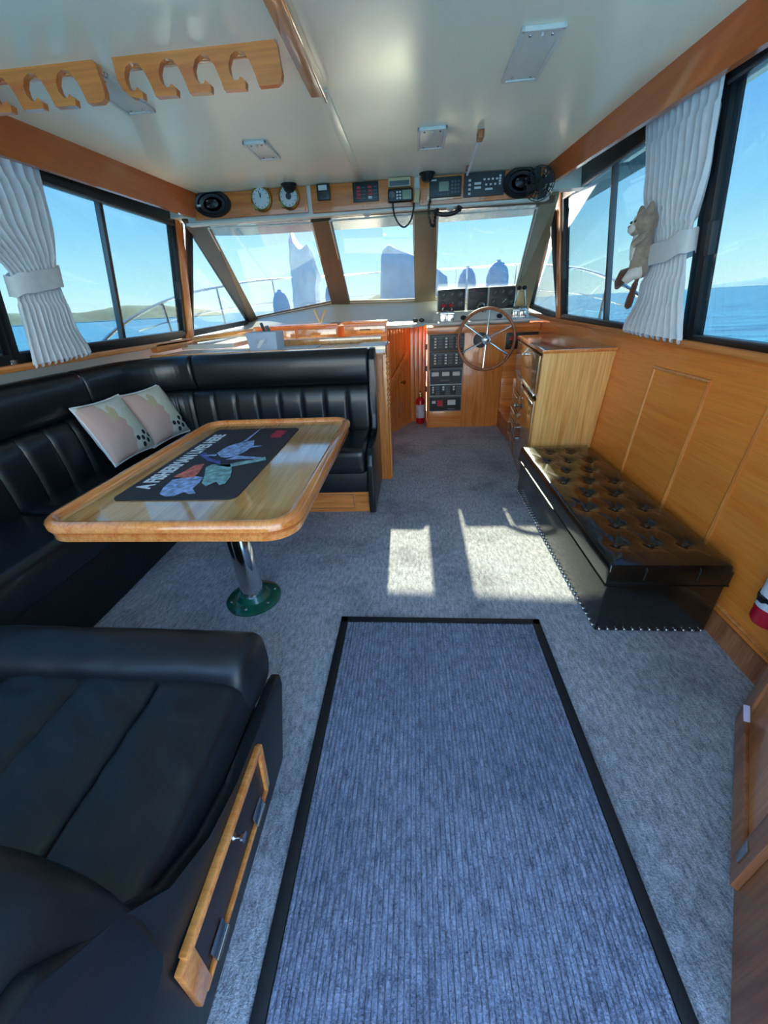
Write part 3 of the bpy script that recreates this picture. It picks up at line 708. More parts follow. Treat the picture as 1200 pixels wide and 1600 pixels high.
printed('printed_marlin', [[(-0.014, 0.015), (0.041, 0.056), (0.106, 0.053), (0.154, 0.04), (0.212, -0.004), (0.229, -0.06), (0.155, -0.084), (0.06, -0.081), (-0.001, -0.058), (-0.024, -0.021)],
                           [(0.191, -0.004), (0.200, -0.022), (0.442, -0.018), (0.442, -0.014)], [(0.11, -0.08), (0.14, -0.085), (0.137, -0.135)], [(0.0, 0.045), (0.03, 0.05), (0.01, 0.12)],
                           [(-0.05, -0.03), (0.0, -0.06), (-0.03, -0.19), (-0.045, -0.19)]], 'print_blue', 0.0064)
b_ = B()
for k, (a, w) in enumerate(((0.285, .018), (0.312, .022), (0.338, .016), (0.365, .020), (0.390, .014))):   # red scrawled logo, too blurred to read
    b_.prism([(a - w / 2, -0.19 + 0.01 * (k % 2)), (a + w / 2, -0.185), (a + w / 2 + 0.006, -0.13), (a - w / 2 + 0.004, -0.125 + 0.008 * (k % 3))], ab(0, 0, 0.0058), (0, 1, 0), (-1, 0, 0), (0, 0, 0.0005))
b_.prism([(0.275, -0.155), (0.405, -0.150), (0.405, -0.163), (0.275, -0.168)], ab(0, 0, 0.0058), (0, 1, 0), (-1, 0, 0), (0, 0, 0.0006))
b_.done('logo', 'print_logo', pm)
cu = bpy.data.curves.new('lettering', 'FONT'); cu.body = 'A FISHERMAN LIVES HERE'; cu.size = 0.082; cu.extrude = 0.0003; cu.offset = 0.0032
cu.align_x = 'CENTER'; cu.align_y = 'CENTER'; cu.materials.append(M['print_white']); cu.space_character = 1.02
lt = bpy.data.objects.new('lettering_curve', cu); COL.objects.link(lt)
bpy.context.view_layer.update()
ltm = bpy.data.meshes.new_from_object(lt.evaluated_get(bpy.context.evaluated_depsgraph_get())); bpy.data.objects.remove(lt)
lt = bpy.data.objects.new('lettering', ltm); COL.objects.link(lt); lt.parent = pm; tag(lt, kind='stuff')
lt.matrix_basis = frame(pm).inverted() @ (Matrix.Translation(ab(-0.005, 0.176, 0.0060)) @ Matrix.Rotation(R(90), 4, 'Z') @ Matrix.Diagonal((0.735 / 0.98, 1.10, 1, 1)))

# ================================================================== NEAR BENCH
bench = thing('bench_seat', 'black vinyl bench seat with front roll and hatch in its end, nearest the camera', 'bench', (-0.95, 0.45, 0))
BXL = -1.46
ep = [(0.02, 0.0), (0.70, 0.0), (0.775, 0.28), (0.765, 0.335), (0.72, 0.348), (0.45, 0.348), (0.33, 0.385), (0.23, 0.46), (0.17, 0.58), (0.10, 0.68), (0.02, 0.70)]
b = B(); b.prism(ep, (-0.440, 0, 0), (0, 1, 0), (0, 0, 1), (0.030, 0, 0), 0.010, 3)
for v in b.bm.verts: v.co.x -= 0.03 * (1 - min(1, v.co.z / 0.35))
b.done('end_panel', 'vinyl_dull', bench, ang=50)
B().box((BXL, 0.03, 0.0), (-0.475, 0.70, 0.345), 0.01).done('base', 'vinyl_dull', bench)
# seat with sewn channels running fore and aft
def seat_fn(u, v):
    XE = -0.442; y = lerp(0.04, 0.645, v)
    if u <= 0.9: x = lerp(BXL, XE - 0.035, u / 0.9); drop = 0.0
    elif u <= 0.96: a = (u - 0.9) / 0.06 * math.pi / 2; x = XE - 0.035 + 0.035 * math.sin(a); drop = 0.035 * (1 - math.cos(a))
    else: x = XE; drop = lerp(0.035, 0.125, (u - 0.96) / 0.04)
    ph = ((x + 0.442) / 0.215) % 1.0; w = abs(ph - 0.5) * 2
    g = 1.0 if u < 0.82 else 0.0
    z = 0.482 - drop - g * 0.018 * max(0, (w - 0.88) / 0.12) ** 2 + 0.006 * (1 - w * w) * (1 if u < 0.9 else 0)
    z += (0.004 * mnoise.noise(V((x * 9, y * 14, 1))) + 0.006 * mnoise.noise(V((x * 14 + y * 22, y * 12 - x * 6, 5)))) * (1 if u < 0.93 else 0)
    return V((x, y, z))
b = B(); b.grid(seat_fn, 160, 50); b.done('seat_cushion', 'vinyl_dull', bench, ang=60, thick=0.01)
def froll_fn(u, v):
    x = lerp(BXL, -0.432, u); a = 2 * math.pi * v; e = min(1, (1 - u) / 0.035) ; s = 0.72 + 0.28 * math.sqrt(max(0, 1 - (1 - e) ** 2))
    ry, rz = 0.092 * s, 0.100 * s
    ca, sa = math.cos(a), math.sin(a)
    y = 0.705 + ry * math.copysign(abs(ca) ** 0.75, ca); z = 0.432 + rz * math.copysign(abs(sa) ** 0.75, sa)
    z += 0.004 * mnoise.noise(V((x * 12, y * 25, 3))) ; y -= 0.012 * u
    return V((x, y, z))
b = B(); rows = b.grid(froll_fn, 90, 28, cv=True); b.bm.faces.new(rows[0]); b.bm.faces.new(rows[-1]); b.done('front_roll', 'vinyl_dull', bench, ang=50)
B().sph((-0.452, 0.632, 0.500), 0.006, 10).done('seam_glint', 'steel', bench)  # bright bead put in for the highlight on the seat seam
def bback_fn(u, v):
    x = lerp(BXL, -0.395, u); a = 2 * math.pi * v; ca, sa = math.cos(a), math.sin(a)
    e = min(1, (1 - u) / 0.17); s = 0.30 + 0.70 * math.sqrt(max(0, 1 - (1 - e) ** 2))
    return V((x, 0.075 + 0.135 * math.copysign(abs(ca) ** 0.6, ca) * (0.6 + 0.4 * s), 0.40 + (0.37 * s) * (0.5 + 0.5 * math.copysign(abs(sa) ** 0.6, sa))))
b = B(); rows = b.grid(bback_fn, 60, 28, cv=True); b.bm.faces.new(rows[0]); b.bm.faces.new(rows[-1]); b.done('backrest', 'vinyl_dull', bench, ang=50)
# hatch in the end panel
def ex(z): return -0.41 - 0.03 * (1 - min(1, z / 0.35))
def face_pt(y, z, o=0.0): return V((ex(z) + o, y, z))
y0, y1, z0, z1, w = 0.190, 0.553, 0.128, 0.318, 0.026
hdoor = B().hexa([face_pt(y0 + .01, z0 + .01, -.004), face_pt(y1 - .01, z0 + .01, -.004), face_pt(y1 - .01, z1 - .01, -.004), face_pt(y0 + .01, z1 - .01, -.004),
                  face_pt(y0 + .01, z0 + .01, .006), face_pt(y1 - .01, z0 + .01, .006), face_pt(y1 - .01, z1 - .01, .006), face_pt(y0 + .01, z1 - .01, .006)]).done('hatch_door', 'laminate', bench)
for p, q, ww in (((y0, z1), (y1, z1), .022), ((y1, z1), (y1, z0), .022), ((y1, z0), (y0, z0), .014), ((y0, z0), (y0, z1), .040)):
    B().bar(face_pt(*p, .006), face_pt(*q, .006), ww, 0.016, (1, 0, 0.08), 0.004).done('hatch_frame', 'teak_x', bench)
for yy in (0.255, 0.485):
    o = B().bar(face_pt(yy - .026, z0 + .026, .012), face_pt(yy + .026, z0 + .026, .012), 0.040, 0.003, (1, 0, 0.08), 0.001).done('hinge', 'steel', bench)
    B().cyl(face_pt(yy - .026, z0 + .004, .016), face_pt(yy + .026, z0 + .004, .016), 0.005, n=10).done('hinge_pin', 'steel', o)
B().lathe([(0.008, 0), (0.005, 0.006), (0.005, 0.016), (0.011, 0.020), (0.011, 0.026), (0.0, 0.028)], face_pt(0.385, 0.268, .006), (1, 0, 0.08), 18).done('knob', 'chrome', hdoor)

# ================================================================== OTTOMAN BOX
OX0, OX1, OY0, OY1, OZ, LZ = 0.765, 1.232, 1.285, 2.735, 0.255, 0.345
ott = thing('storage_ottoman', 'long black buttoned vinyl storage ottoman with silver studs along its base', 'ottoman', ((OX0 + OX1) / 2, (OY0 + OY1) / 2, 0))
B().box((OX0 + .012, OY0 + .006, 0.0), (OX1 - .004, OY1 - .01, OZ), 0.010, 2).done('box', 'vinyl_gloss', ott)
btn = []
for r_ in range(8):
    for c_ in range(3 if r_ % 2 == 0 else 2):
        btn.append((OX0 + 0.095 + (c_ + (0.5 if r_ % 2 else 0)) * 0.138, OY0 + 0.16 + r_ * 0.163))
def lid_fn(u, v):
    x, y = lerp(OX0, OX1, u), lerp(OY0, OY1, v)
    e = min(u * (OX1 - OX0), (1 - u) * (OX1 - OX0), v * (OY1 - OY0), (1 - v) * (OY1 - OY0))
    z = LZ + 0.020 * min(1, e / 0.08) ** 0.5 - 0.022 * max(0, 1 - e / 0.012) ** 2
    for bx_, by_ in btn:
        d2 = (x - bx_) ** 2 + (y - by_) ** 2
        z -= 0.019 * math.exp(-d2 / 0.0011) + 0.006 * math.exp(-d2 / 0.006)
        dx, dy = abs(x - bx_), abs(y - by_)
        dg = abs(dx * 0.163 - dy * 0.069) / 0.177
        if dx < 0.075 and dy < 0.165: z -= 0.004 * math.exp(-(dg / 0.007) ** 2) * (1 - dy / 0.165)
    return V((x, y, z))
b = B(); rows = b.grid(lid_fn, 70, 150)
edge = [rows[i][0] for i in range(70)] + [rows[69][j] for j in range(1, 150)] + [rows[i][149] for i in range(68, -1, -1)] + [rows[0][j] for j in range(148, 0, -1)]
low = [b.bm.verts.new((v.co.x, v.co.y, OZ + 0.004)) for v in edge]
for i in range(len(edge)):
    j = (i + 1) % len(edge); b.bm.faces.new((edge[i], edge[j], low[j], low[i]))
b.bm.faces.new(low)
lid = b.done('lid', 'vinyl_gloss', ott, ang=50)
bb = B(); q = 0.004
bb.tube([(OX0 - .001, OY0 - .001, OZ + .003), (OX1, OY0 - .001, OZ + .003), (OX1, OY1, OZ + .003), (OX0 - .001, OY1, OZ + .003)], q, 8, closed=True); bb.done('piping', 'vinyl_gloss', lid)
first = None
for bx_, by_ in btn:
    if first is None:
        first = B().sph((0, 0, 0), (0.013, 0.013, 0.006), 12).done('button', 'vinyl_gloss', keep=True); first.parent = ott
        _src = first; first.matrix_basis = frame(ott).inverted() @ Matrix.Translation((bx_, by_, LZ + 0.001))
    else: share(_src, 'button', (bx_, by_, LZ + 0.001), ott)
studs = [(OX0 + .03 + k * (OX1 - OX0 - .05) / 12, OY0 + .004, 0.014) for k in range(13)] + [(OX0 + .010, OY0 + .03 + k * 0.0345, 0.014) for k in range(41)]
st0 = None
for p in studs:
    if st0 is None:
        st0 = B().sph((0, 0, 0), (0.0075, 0.0075, 0.0075), 10).done('stud', 'chrome', keep=True); st0.parent = ott
        st0.matrix_basis = frame(ott).inverted() @ Matrix.Translation(p)
    else: share(st0, 'stud', p, ott)
for (x, zt) in ((OX0 + 0.14, 0), (OX0 + 0.34, 0)):
    B().tube([(x, OY0 - .001, OZ + .03), (x + .003, OY0 - .001, LZ - .012), (x + .004, OY0 + .02, LZ + .004)], 0.0025, 6).done('pleat', 'vinyl', lid)

# ================================================================== DOORMAT
MX0, MX1, MY0, MY1 = -0.352, 0.556, -0.33, 1.348
dm = thing('doormat', 'large ribbed grey-blue floor mat with black rubber border on the carpet', 'mat', ((MX0 + MX1) / 2, 0.6, 0))
B().box((MX0, MY0, 0.0005), (MX1, MY1, 0.006), 0.003).done('rubber_backing', 'rubber', dm)
bb = B()
for lo, hi in (((MX0, MY1 - .036, .004), (MX1, MY1, .011)), ((MX0, MY0, .004), (MX0 + .034, MY1, .011)), ((MX1 - .034, MY0, .004), (MX1, MY1, .011)), ((MX0, MY0, .004), (MX1, MY0 + .036, .011))): bb.box(lo, hi, 0.003)
bb.done('rubber_border', 'rubber', dm)
nr = 62; pw = (MX1 - MX0 - 0.07) / nr
prof = [(-0.5, 0.0), (-0.40, 0.0045), (-0.2, 0.0068), (0.2, 0.0068), (0.40, 0.0045)]
xs = [(MX0 + 0.035 + (k + 0.5 + a) * pw, z) for k in range(nr) for a, z in prof]
bb = B(); ny = 120
def rib_fn(u, v):
    i = int(round(u * (len(xs) - 1))); x, z = xs[i]; y = lerp(MY0 + .036, MY1 - .036, v)
    return V((x + 0.0008 * mnoise.noise(V((i * 0.3, y * 40, 0))), y, 0.0065 + z * (0.85 + 0.5 * mnoise.noise(V((int(i / 5) * 3.7, y * 55, 2))))))
bb.grid(rib_fn, len(xs), ny)
tag(bb.done('rib_pile', 'mat_pile', dm, ang=60), kind='stuff')
bb = B()
for k in range(75): bb.box((MX0 + .04 + k * .0111, MY1 - .030, .0105), (MX0 + .0435 + k * .0111, MY1 - .006, .0125))
tag(bb.done('border_ribbing', 'rubber', dm), kind='stuff')

# ================================================================== GALLEY BAR AND FORWARD JOINERY
bar = thing('galley_bar', 'galley counter with pale worktop and timber edge behind the settee back', 'counter', (-1.1, 3.2, 0))
B().box((-1.97, 2.985, 1.005), (-0.205, 3.44, 1.035)).done('worktop', 'worktop', bar)
B().box((-1.97, 2.955, 0.985), (-0.20, 2.99, 1.048), 0.006).done('front_edging', 'table_wood', bar)
B().box((-1.95, 3.0, 0.0), (-0.23, 3.42, 1.0)).done('carcass', 'teak_z', bar)
B().box((-0.232, 2.985, 0.0), (-0.198, 3.46, 1.03), 0.005).done('end_board', 'teak_z', bar)
B().box((-1.12, 3.40, 1.035), (-0.26, 3.44, 1.085), 0.010).done('fiddle_rail', 'table_wood', bar)
B().box((-1.10, 3.15, 1.0355), (-0.75, 3.36, 1.041), 0.004).done('chopping_board', 'tissue', bar)
B().box((-0.42, 2.99, 1.0355), (-0.20, 3.36, 1.046), 0.006).done('corner_pad', 'worktop', bar)
pts = []
for k in range(70):
    t = k / 69; pts.append((-0.193 + 0.006 * math.cos(t * 60), 2.972 + 0.006 * math.sin(t * 60), lerp(0.60, 0.97, t)))
B().tube(pts, 0.007, 6).done('rope_moulding', 'teak_x', bar)
B().cyl((-0.193, 2.972, 0.03), (-0.193, 2.972, 0.60), 0.010, n=10).done('end_bead', 'teak_z', bar)
# galley units under the dash
def galley_unit(x0, x1, z0, z1, y, label, nd, dp, name='galley_unit'):
    g = thing(name, label, 'cabinet', ((x0 + x1) / 2, y + 0.2, 0))
    B().box((x0, y + 0.01, 0.0), (x1, y + dp, z1 - 0.02)).done('carcass', 'teak_x', g)
    B().box((x0 - .01, y - 0.012, z1 - 0.022), (x1 + .01, y + dp, z1), 0.006).done('top_edge', 'rim_wood', g)
    w = (x1 - x0) / nd
    for k in range(nd):
        d = B().box((x0 + k * w + .012, y - 0.006, z0 + .02), (x0 + (k + 1) * w - .012, y + 0.012, z1 - .04), 0.004).done('drawer', 'table_wood', g)
        B().box((x0 + (k + .5) * w - .05, y - 0.012, z0 + .05), (x0 + (k + .5) * w + .05, y - 0.004, z0 + .06), 0.002).done('finger_pull', 'dark_grey', d)
    return g
galley_unit(-1.50, -0.71, 0.98, 1.172, 3.93, 'galley drawer unit in orange timber below the left windscreen', 2, 0.45)
galley_unit(-0.655, -0.25, 1.05, 1.178, 3.95, 'short galley locker beside the tongue-and-groove door', 1, 0.20)
struct(B().box((-0.72, 4.40, 0.0), (-0.30, 4.42, 1.13)).done('wall_galley', 'peach', keep=True))
# side ledge by the quarter window, bright timber shelf
sl = thing('side_ledge', 'timber-edged ledge under the port quarter window', 'ledge', (-1.75, 3.9, 0.9))
B().box((-1.985, 3.44, 1.04), (-1.52, 5.0, 1.075)).done('shelf', 'white', sl)
B().bar((-1.96, 3.45, 1.105), (-1.62, 4.9, 1.125), 0.03, 0.05, (0, 0, 1), 0.006).done('fiddle', 'table_wood', sl)
B().bar((-1.95, 3.0, 1.09), (-1.95, 3.62, 1.09), 0.05, 0.06, (0, 0, 1), 0.006).done('fiddle', 'teak_y', sl)
# tongue and groove companionway screen: boards from (-0.32,4.2) round to (0.13,4.78)
tg = thing('companionway_screen', 'curved screen of upright tongue-and-groove boards left of the helm', 'screen', (-0.15, 4.5, 0))
A0, A1, A2 = V((-0.325, 4.20, 0)), V((-0.045, 4.77, 0)), V((0.148, 4.78, 0))
nb = 9
for k in range(nb):
    a, c = A0.lerp(A1, k / nb), A0.lerp(A1, (k + 1) / nb); d = (c - a).normalized() * 0.0025
    B().bar(a + d + V((0, 0, .545)), c - d + V((0, 0, .545)), 0.02, 1.09, (0, 0, 1), 0.003).done('board', 'teak_z', tg)
for k in range(4):
    a, c = A1.lerp(A2, k / 4), A1.lerp(A2, (k + 1) / 4); d = (c - a).normalized() * 0.0025
    B().bar(a + d + V((0, 0, .545)), c - d + V((0, 0, .545)), 0.02, 1.09, (0, 0, 1), 0.003).done('board', 'teak_z', tg)
B().prism([(-0.36, 4.17), (-0.01, 4.15), (0.14, 4.42), (0.14, 4.83), (-0.08, 4.83)], (0, 0, 1.09), (1, 0, 0), (0, 1, 0), (0, 0, 0.035), 0.01).done('cap', 'white', tg)
nrm = V((0.90, -0.44, 0))
for a, c in ((A0, A1), (A1, A2)): B().bar(a + V((-.016, .012, .54)), c + V((-.016, .012, .54)), 0.012, 1.08, (0, 0, 1)).done('backing', 'red_wood_z', tg)  # added behind the boards to stop sun leaking through their gaps
B().bar(A0 + nrm * 0.012 + V((0, 0, .02)), A1 + nrm * 0.012 + V((0, 0, .02)), 0.015, 0.06, (0, 0, 1), 0.003).done('skirting', 'teak_x', tg)
B().bar(A0.lerp(A1, 0.02) + nrm * 0.035 + V((0, 0, .47)), A0.lerp(A1, 0.82) + nrm * 0.035 + V((0, 0, .80)), 0.03, 0.085, (0, 0, 1), 0.012).done('handrail', 'teak_x', tg)
B().lathe([(0.018, 0), (0.010, 0.01), (0.010, 0.03), (0.022, 0.04), (0.022, 0.055), (0, 0.06)], A0.lerp(A1, 0.60) + V((0.005, -.005, .52)), nrm, 18).done('door_knob', 'brass', tg)

# fire extinguishers
def extinguisher(base, r, h, label, strap=False):
    e = thing('fire_extinguisher', label, 'fire extinguisher', base)
    c = V(base)
    B().lathe([(r * .86, 0), (r, 0.015), (r, h * .70), (r * .85, h * .78), (r * .42, h * .84), (r * .38, h * .86)], c, n=26).done('cylinder', 'ext_red', e)
    b_ = B(); b_.grid(lambda u, v: c + V(((r + .0012) * math.cos(R(150 + 240 * u)), (r + .0012) * math.sin(R(150 + 240 * u)), lerp(h * .20, h * .62, v))), 20, 2); b_.done('label', 'label', e, thick=0.0005)
    B().lathe([(r * .40, h * .85), (r * .40, h * .92), (r * .25, h * .96), (0, h * .97)], c, n=18).done('valve', 'brass', e)
    B().bar(c + V((0, r * .2, h * .93)), c + V((0, -r * 1.1, h * 1.0)), r * .35, r * .16, (0, 0, 1), 0.002).done('lever', 'steel', e)
    B().bar(c + V((0, r * .2, h * .97)), c + V((0, -r * 1.1, h * 1.06)), r * .35, r * .14, (0, 0, 1), 0.002).done('handle', 'ext_red', e)
    B().sph(c + V((r * .45, -r * .2, h * .89)), r * .22, 12).done('gauge', 'chrome', e)
    if strap:
        B().lathe([(r + .001, h * .28), (r + .004, h * .285), (r + .004, h * .325), (r + .001, h * .33)], c, n=26).done('strap', 'black', e)
        B().lathe([(r + .001, h * .58), (r + .004, h * .585), (r + .004, h * .625), (r + .001, h * .63)], c, n=26).done('strap', 'black', e)
        B().box(c + V((r * .6, -.02, h * .25)), c + V((r + .018, .02, h * .68)), 0.003).done('bracket', 'black', e)
        B().box(c + V((-r - .012, -.012, h * .275)), c + V((-r + .002, .012, h * .335)), 0.003).done('buckle', 'black', e)
    return e
extinguisher((0.072, 4.70, 0.0), 0.052, 0.37, 'small red fire extinguisher on the floor beside the helm console')
extinguisher((1.205, 1.07, 0.275), 0.050, 0.34, 'red fire extinguisher strapped to the starboard wall beside the ottoman', True)

# ================================================================== HELM
helm = thing('helm_console', 'timber helm console with switch panels and white instrument ledge', 'helm console', (0.75, 4.7, 0))
B().box((0.15, 4.51, 0.0), (1.30, 5.02, 1.05)).done('carcass', 'teak_z', helm)
B().box((0.140, 4.485, 0.0), (0.168, 4.52, 1.06), 0.003).done('stile', 'teak_z', helm)
B().box((0.168, 4.492, 0.0), (0.535, 4.515, 0.188), 0.003).done('lower_panel', 'teak_x', helm)
B().box((0.535, 4.488, 0.0), (0.955, 4.515, 1.01), 0.004).done('door', 'teak_z', helm)
B().box((0.962, 4.494, 0.535), (1.30, 4.515, 0.99), 0.004).done('side_panel', 'teak_x', helm)
B().box((0.962, 4.50, 0.20), (1.30, 4.515, 0.530), 0.004).done('side_panel', 'teak_x', helm)
B().box((0.140, 4.475, 1.005), (1.30, 4.53, 1.072), 0.006).done('fascia_rail', 'teak_x', helm)
# white ledge and its sloped face carrying the pods
B().hexa([(0.20, 4.50, 1.072), (1.20, 4.50, 1.072), (1.20, 4.95, 1.072), (0.20, 4.95, 1.072), (0.21, 4.64, 1.20), (1.19, 4.64, 1.20), (1.19, 4.95, 1.20), (0.21, 4.95, 1.20)], 0.01).done('instrument_ledge', 'white', helm)
# switch panels
def on_face(x, z, o=0.0): return V((x, 4.487 - o, z))
def fbox(b_, x0, x1, z0, z1, o0, o1): b_.box((x0, 4.487 - o1, z0), (x1, 4.487 - o0, z1)); return b_
PL, PRr = 0.172, 0.528
spanels = [(0.835, 0.998, 'grey_panel', 0), (0.672, 0.828, 'grey_panel', 1), (0.488, 0.668, 'mid_grey', 2), (0.366, 0.484, 'grey_panel', 3), (0.196, 0.362, 'grey_panel', 4)]
for z0, z1, m, kind in spanels:
    sp = fbox(B(), PL, PRr, z0, z1, -0.02, 0.004).done('switch_panel', 'black' if kind < 2 or kind > 2 else 'grey_panel', helm)
    w_ = B(); g_ = B()
    if kind in (0, 1):
        fbox(g_, PL + .02, PRr - .02, z1 - .028, z1 - .010, 0.004, 0.006)
        for c_ in range(3):
            x = PL + .045 + c_ * .115
            for r_ in range(4):
                z = z0 + .030 + r_ * .028
                fbox(w_, x, x + .024, z, z + .016, 0.004, 0.012)
                fbox(g_, x + .040, x + .085, z, z + .020, 0.004, 0.008)
    elif kind == 2:
        fbox(g_, PL, PRr, z1 - .026, z1, 0.004, 0.006)
        for c_ in range(3): fbox(w_, PL + .022 + c_ * .115, PL + .100 + c_ * .115, z1 - .090, z1 - .048, 0.004, 0.008)
        fbox(g_, PL + .12, PL + .22, z0 + .035, z0 + .05, 0.004, 0.005)
    elif kind == 3:
        for c_ in range(3):
            x = PL + .028 + c_ * .115
            for r_ in range(3 if c_ == 0 else 2): fbox(w_, x, x + .022, z1 - .034 - r_ * .026, z1 - .016 - r_ * .026, 0.004, 0.010)
            for r_ in range(4): fbox(g_, x + .036, x + .084, z1 - .034 - r_ * .024, z1 - .016 - r_ * .024, 0.004, 0.007)
    else:
        fbox(g_, PL + .01, PRr - .01, z1 - .018, z1 - .006, 0.004, 0.006)
        fbox(w_, PL + .03, PL + .07, z0 + .085, z0 + .115, 0.004, 0.010)
        fbox(w_, PL + .205, PL + .295, z0 + .065, z0 + .12, 0.004, 0.008)
        fbox(B(), PL + .090, PL + .150, z0 + .055, z0 + .122, 0.004, 0.016).done('isolator', 'red', sp)
        fbox(g_, PL + .21, PL + .29, z0 + .012, z0 + .026, 0.004, 0.005)
    tag(w_.done('switch_row', 'paper', sp), kind='stuff'); tag(g_.done('legend_row', 'mid_grey', sp), kind='stuff')
    if kind >= 2:
        t_ = B()
        for (xa, xb, za, zb) in ((PL, PRr, z0, z0 + .003), (PL, PRr, z1 - .003, z1), (PL, PL + .003, z0, z1), (PRr - .003, PRr, z0, z1)): fbox(t_, xa, xb, za, zb, 0.003, 0.006)
        t_.done('panel_edge', 'steel', sp)
rp = B().box((0.965, 4.478, 0.825), (1.29, 4.50, 0.985), 0.004).done('engine_panel', 'black', helm)
for k, (x, z) in enumerate(((1.0, .915), (1.06, .915), (1.0, .935), (1.06, .935))): B().box((x, 4.470, z), (x + .045, 4.480, z + .014), 0.002).done('warning_lamp', 'red', rp)
for x in (1.01, 1.10): B().cyl((x, 4.48, .868), (x, 4.458, .868), 0.014, n=14).done('key_switch', 'brass', rp)
for x, z in ((0.137, 0.88), (0.137, 0.66), (0.137, 0.44)): B().box((x - .012, 4.50, z - .03), (x + .006, 4.53, z + .03), 0.003).done('side_socket', 'dark_grey', helm)
B().box((0.118, 4.505, 0.70), (0.135, 4.53, 0.75), 0.003).done('breaker_cover', 'red', helm)
# foot step box between console and cabinet
stp = thing('helm_footstep', 'low timber step box on the floor right of the helm console', 'step', (1.12, 4.2, 0))
B().box((0.955, 3.96, 0.0), (1.265, 4.49, 0.185), 0.004).done('box', 'red_wood_z', stp)
B().box((0.945, 3.955, 0.185), (1.268, 4.49, 0.203), 0.004).done('tread', 'teak_x', stp)
B().box((1.02, 4.05, 0.2035), (1.09, 4.06, 0.2055)).done('finger_slot', 'black', stp)
# instrument pods
def pod(x0, x1, z0, z1, label, gauges, extra=0):
    p = thing('instrument_pod', label, 'instrument pod', ((x0 + x1) / 2, 4.72, 1.2), group='pods on the helm ledge')
    B().box((x0 - .008, 4.708, z0 - .008), (x1 + .008, 4.79, z1 + .008), 0.01).done('housing', 'white', p)
    B().box((x0, 4.700, z0), (x1, 4.712, z1), 0.004).done('fascia', 'black', p)
    for gx, gz, r in gauges:
        x, z = lerp(x0, x1, gx), lerp(z0, z1, gz)
        g = B().lathe([(r, 0), (r, 0.006), (r * .86, 0.007), (r * .84, 0.003), (0, 0.003)], (x, 4.700, z), (0, -1, 0), 22).done('gauge', 'dark_grey', p)
        B().bar((x - r * .1, 4.6955, z - r * .1), (x + r * .5, 4.6955, z + r * .45), r * .07, .001, (0, 1, 0)).done('needle', 'paper', g)
    return p
G6 = [(.18, .74, .034), (.50, .76, .034), (.82, .74, .034), (.16, .34, .030), (.48, .28, .052), (.84, .32, .032)]
pod(0.262, 0.545, 1.21, 1.408, 'black gauge pod on the left of the helm ledge', G6)
p2 = pod(0.578, 0.778, 1.21, 1.408, 'black display pod in the middle of the helm ledge, behind the compass', [])
B().box((0.60, 4.694, 1.31), (0.755, 4.703, 1.395), 0.003).done('display', 'dark_grey', p2)
for k, x in enumerate((.625, .64, .70, .715)): B().box((x, 4.690, 1.355 if k > 1 else 1.385), (x + .010, 4.696, 1.361 if k > 1 else 1.393)).done('red_digit', 'red', p2)
pod(0.797, 1.062, 1.21, 1.408, 'black gauge pod on the right of the helm ledge by the throttles', [(.2, .74, .032), (.5, .76, .032), (.82, .74, .030), (.16, .32, .030), (.55, .30, .062), (.88, .28, .024)])
cp = thing('compass', 'chrome domed compass on the helm ledge above the wheel', 'compass', (0.71, 4.64, 1.17))
B().lathe([(0.06, 0), (0.062, 0.012), (0.056, 0.02), (0.054, 0.045), (0.044, 0.075), (0.025, 0.094), (0, 0.10)], (0.71, 4.65, 1.185), n=24).done('dome', 'chrome', cp)
B().sph((0.71, 4.61, 1.225), (0.034, 0.026, 0.030), 14).done('card_window', 'black', cp)
# throttle and gear levers
def levers(x, label, knob_m, hgt, name, lean):
    t = thing(name, label, 'control lever', (x, 4.585, 1.12), group='lever sets on the helm ledge')
    for s in (-1, 1):
        cx = x + s * 0.037
        B().box((cx - .034, 4.545, 1.098), (cx + .034, 4.645, 1.185), 0.012, 3).done('base', 'chrome', t)
        B().cyl((cx - .034, 4.595, 1.185), (cx + .034, 4.595, 1.185), 0.045, n=24).done('drum', 'chrome', t)
        top = V((x + s * (0.037 + lean * 0.01), 4.565, 1.19 + hgt))
        B().cyl((cx + s * .026, 4.595, 1.19), top, 0.0085, 0.0065, n=10).done('lever', 'chrome', t)
        B().sph(top + V((0, 0, 0.012)), (0.024, 0.024, 0.020), 14).done('knob', knob_m, t)
    return t
levers(0.352, 'pair of chrome gear levers with red knobs, left end of the helm ledge', 'red', 0.062, 'gear_levers', 0)
levers(1.092, 'pair of tall chrome throttle levers with black knobs, right end of the helm ledge', 'black', 0.185, 'throttle_levers', -1)
for x, lb in ((0.523, 'small black oval dial on the helm ledge, left of the wheel'), (0.895, 'small black oval dial on the helm ledge, right of the wheel')):
    tag(B().lathe([(0.030, 0), (0.030, 0.006), (0.024, 0.009), (0.020, 0.005), (0, 0.005)], (x, 4.575, 1.141), (0, -0.66, 0.75), 22).done('round_dial', 'dark_grey'), lb, 'dial', 'dials on the helm ledge')
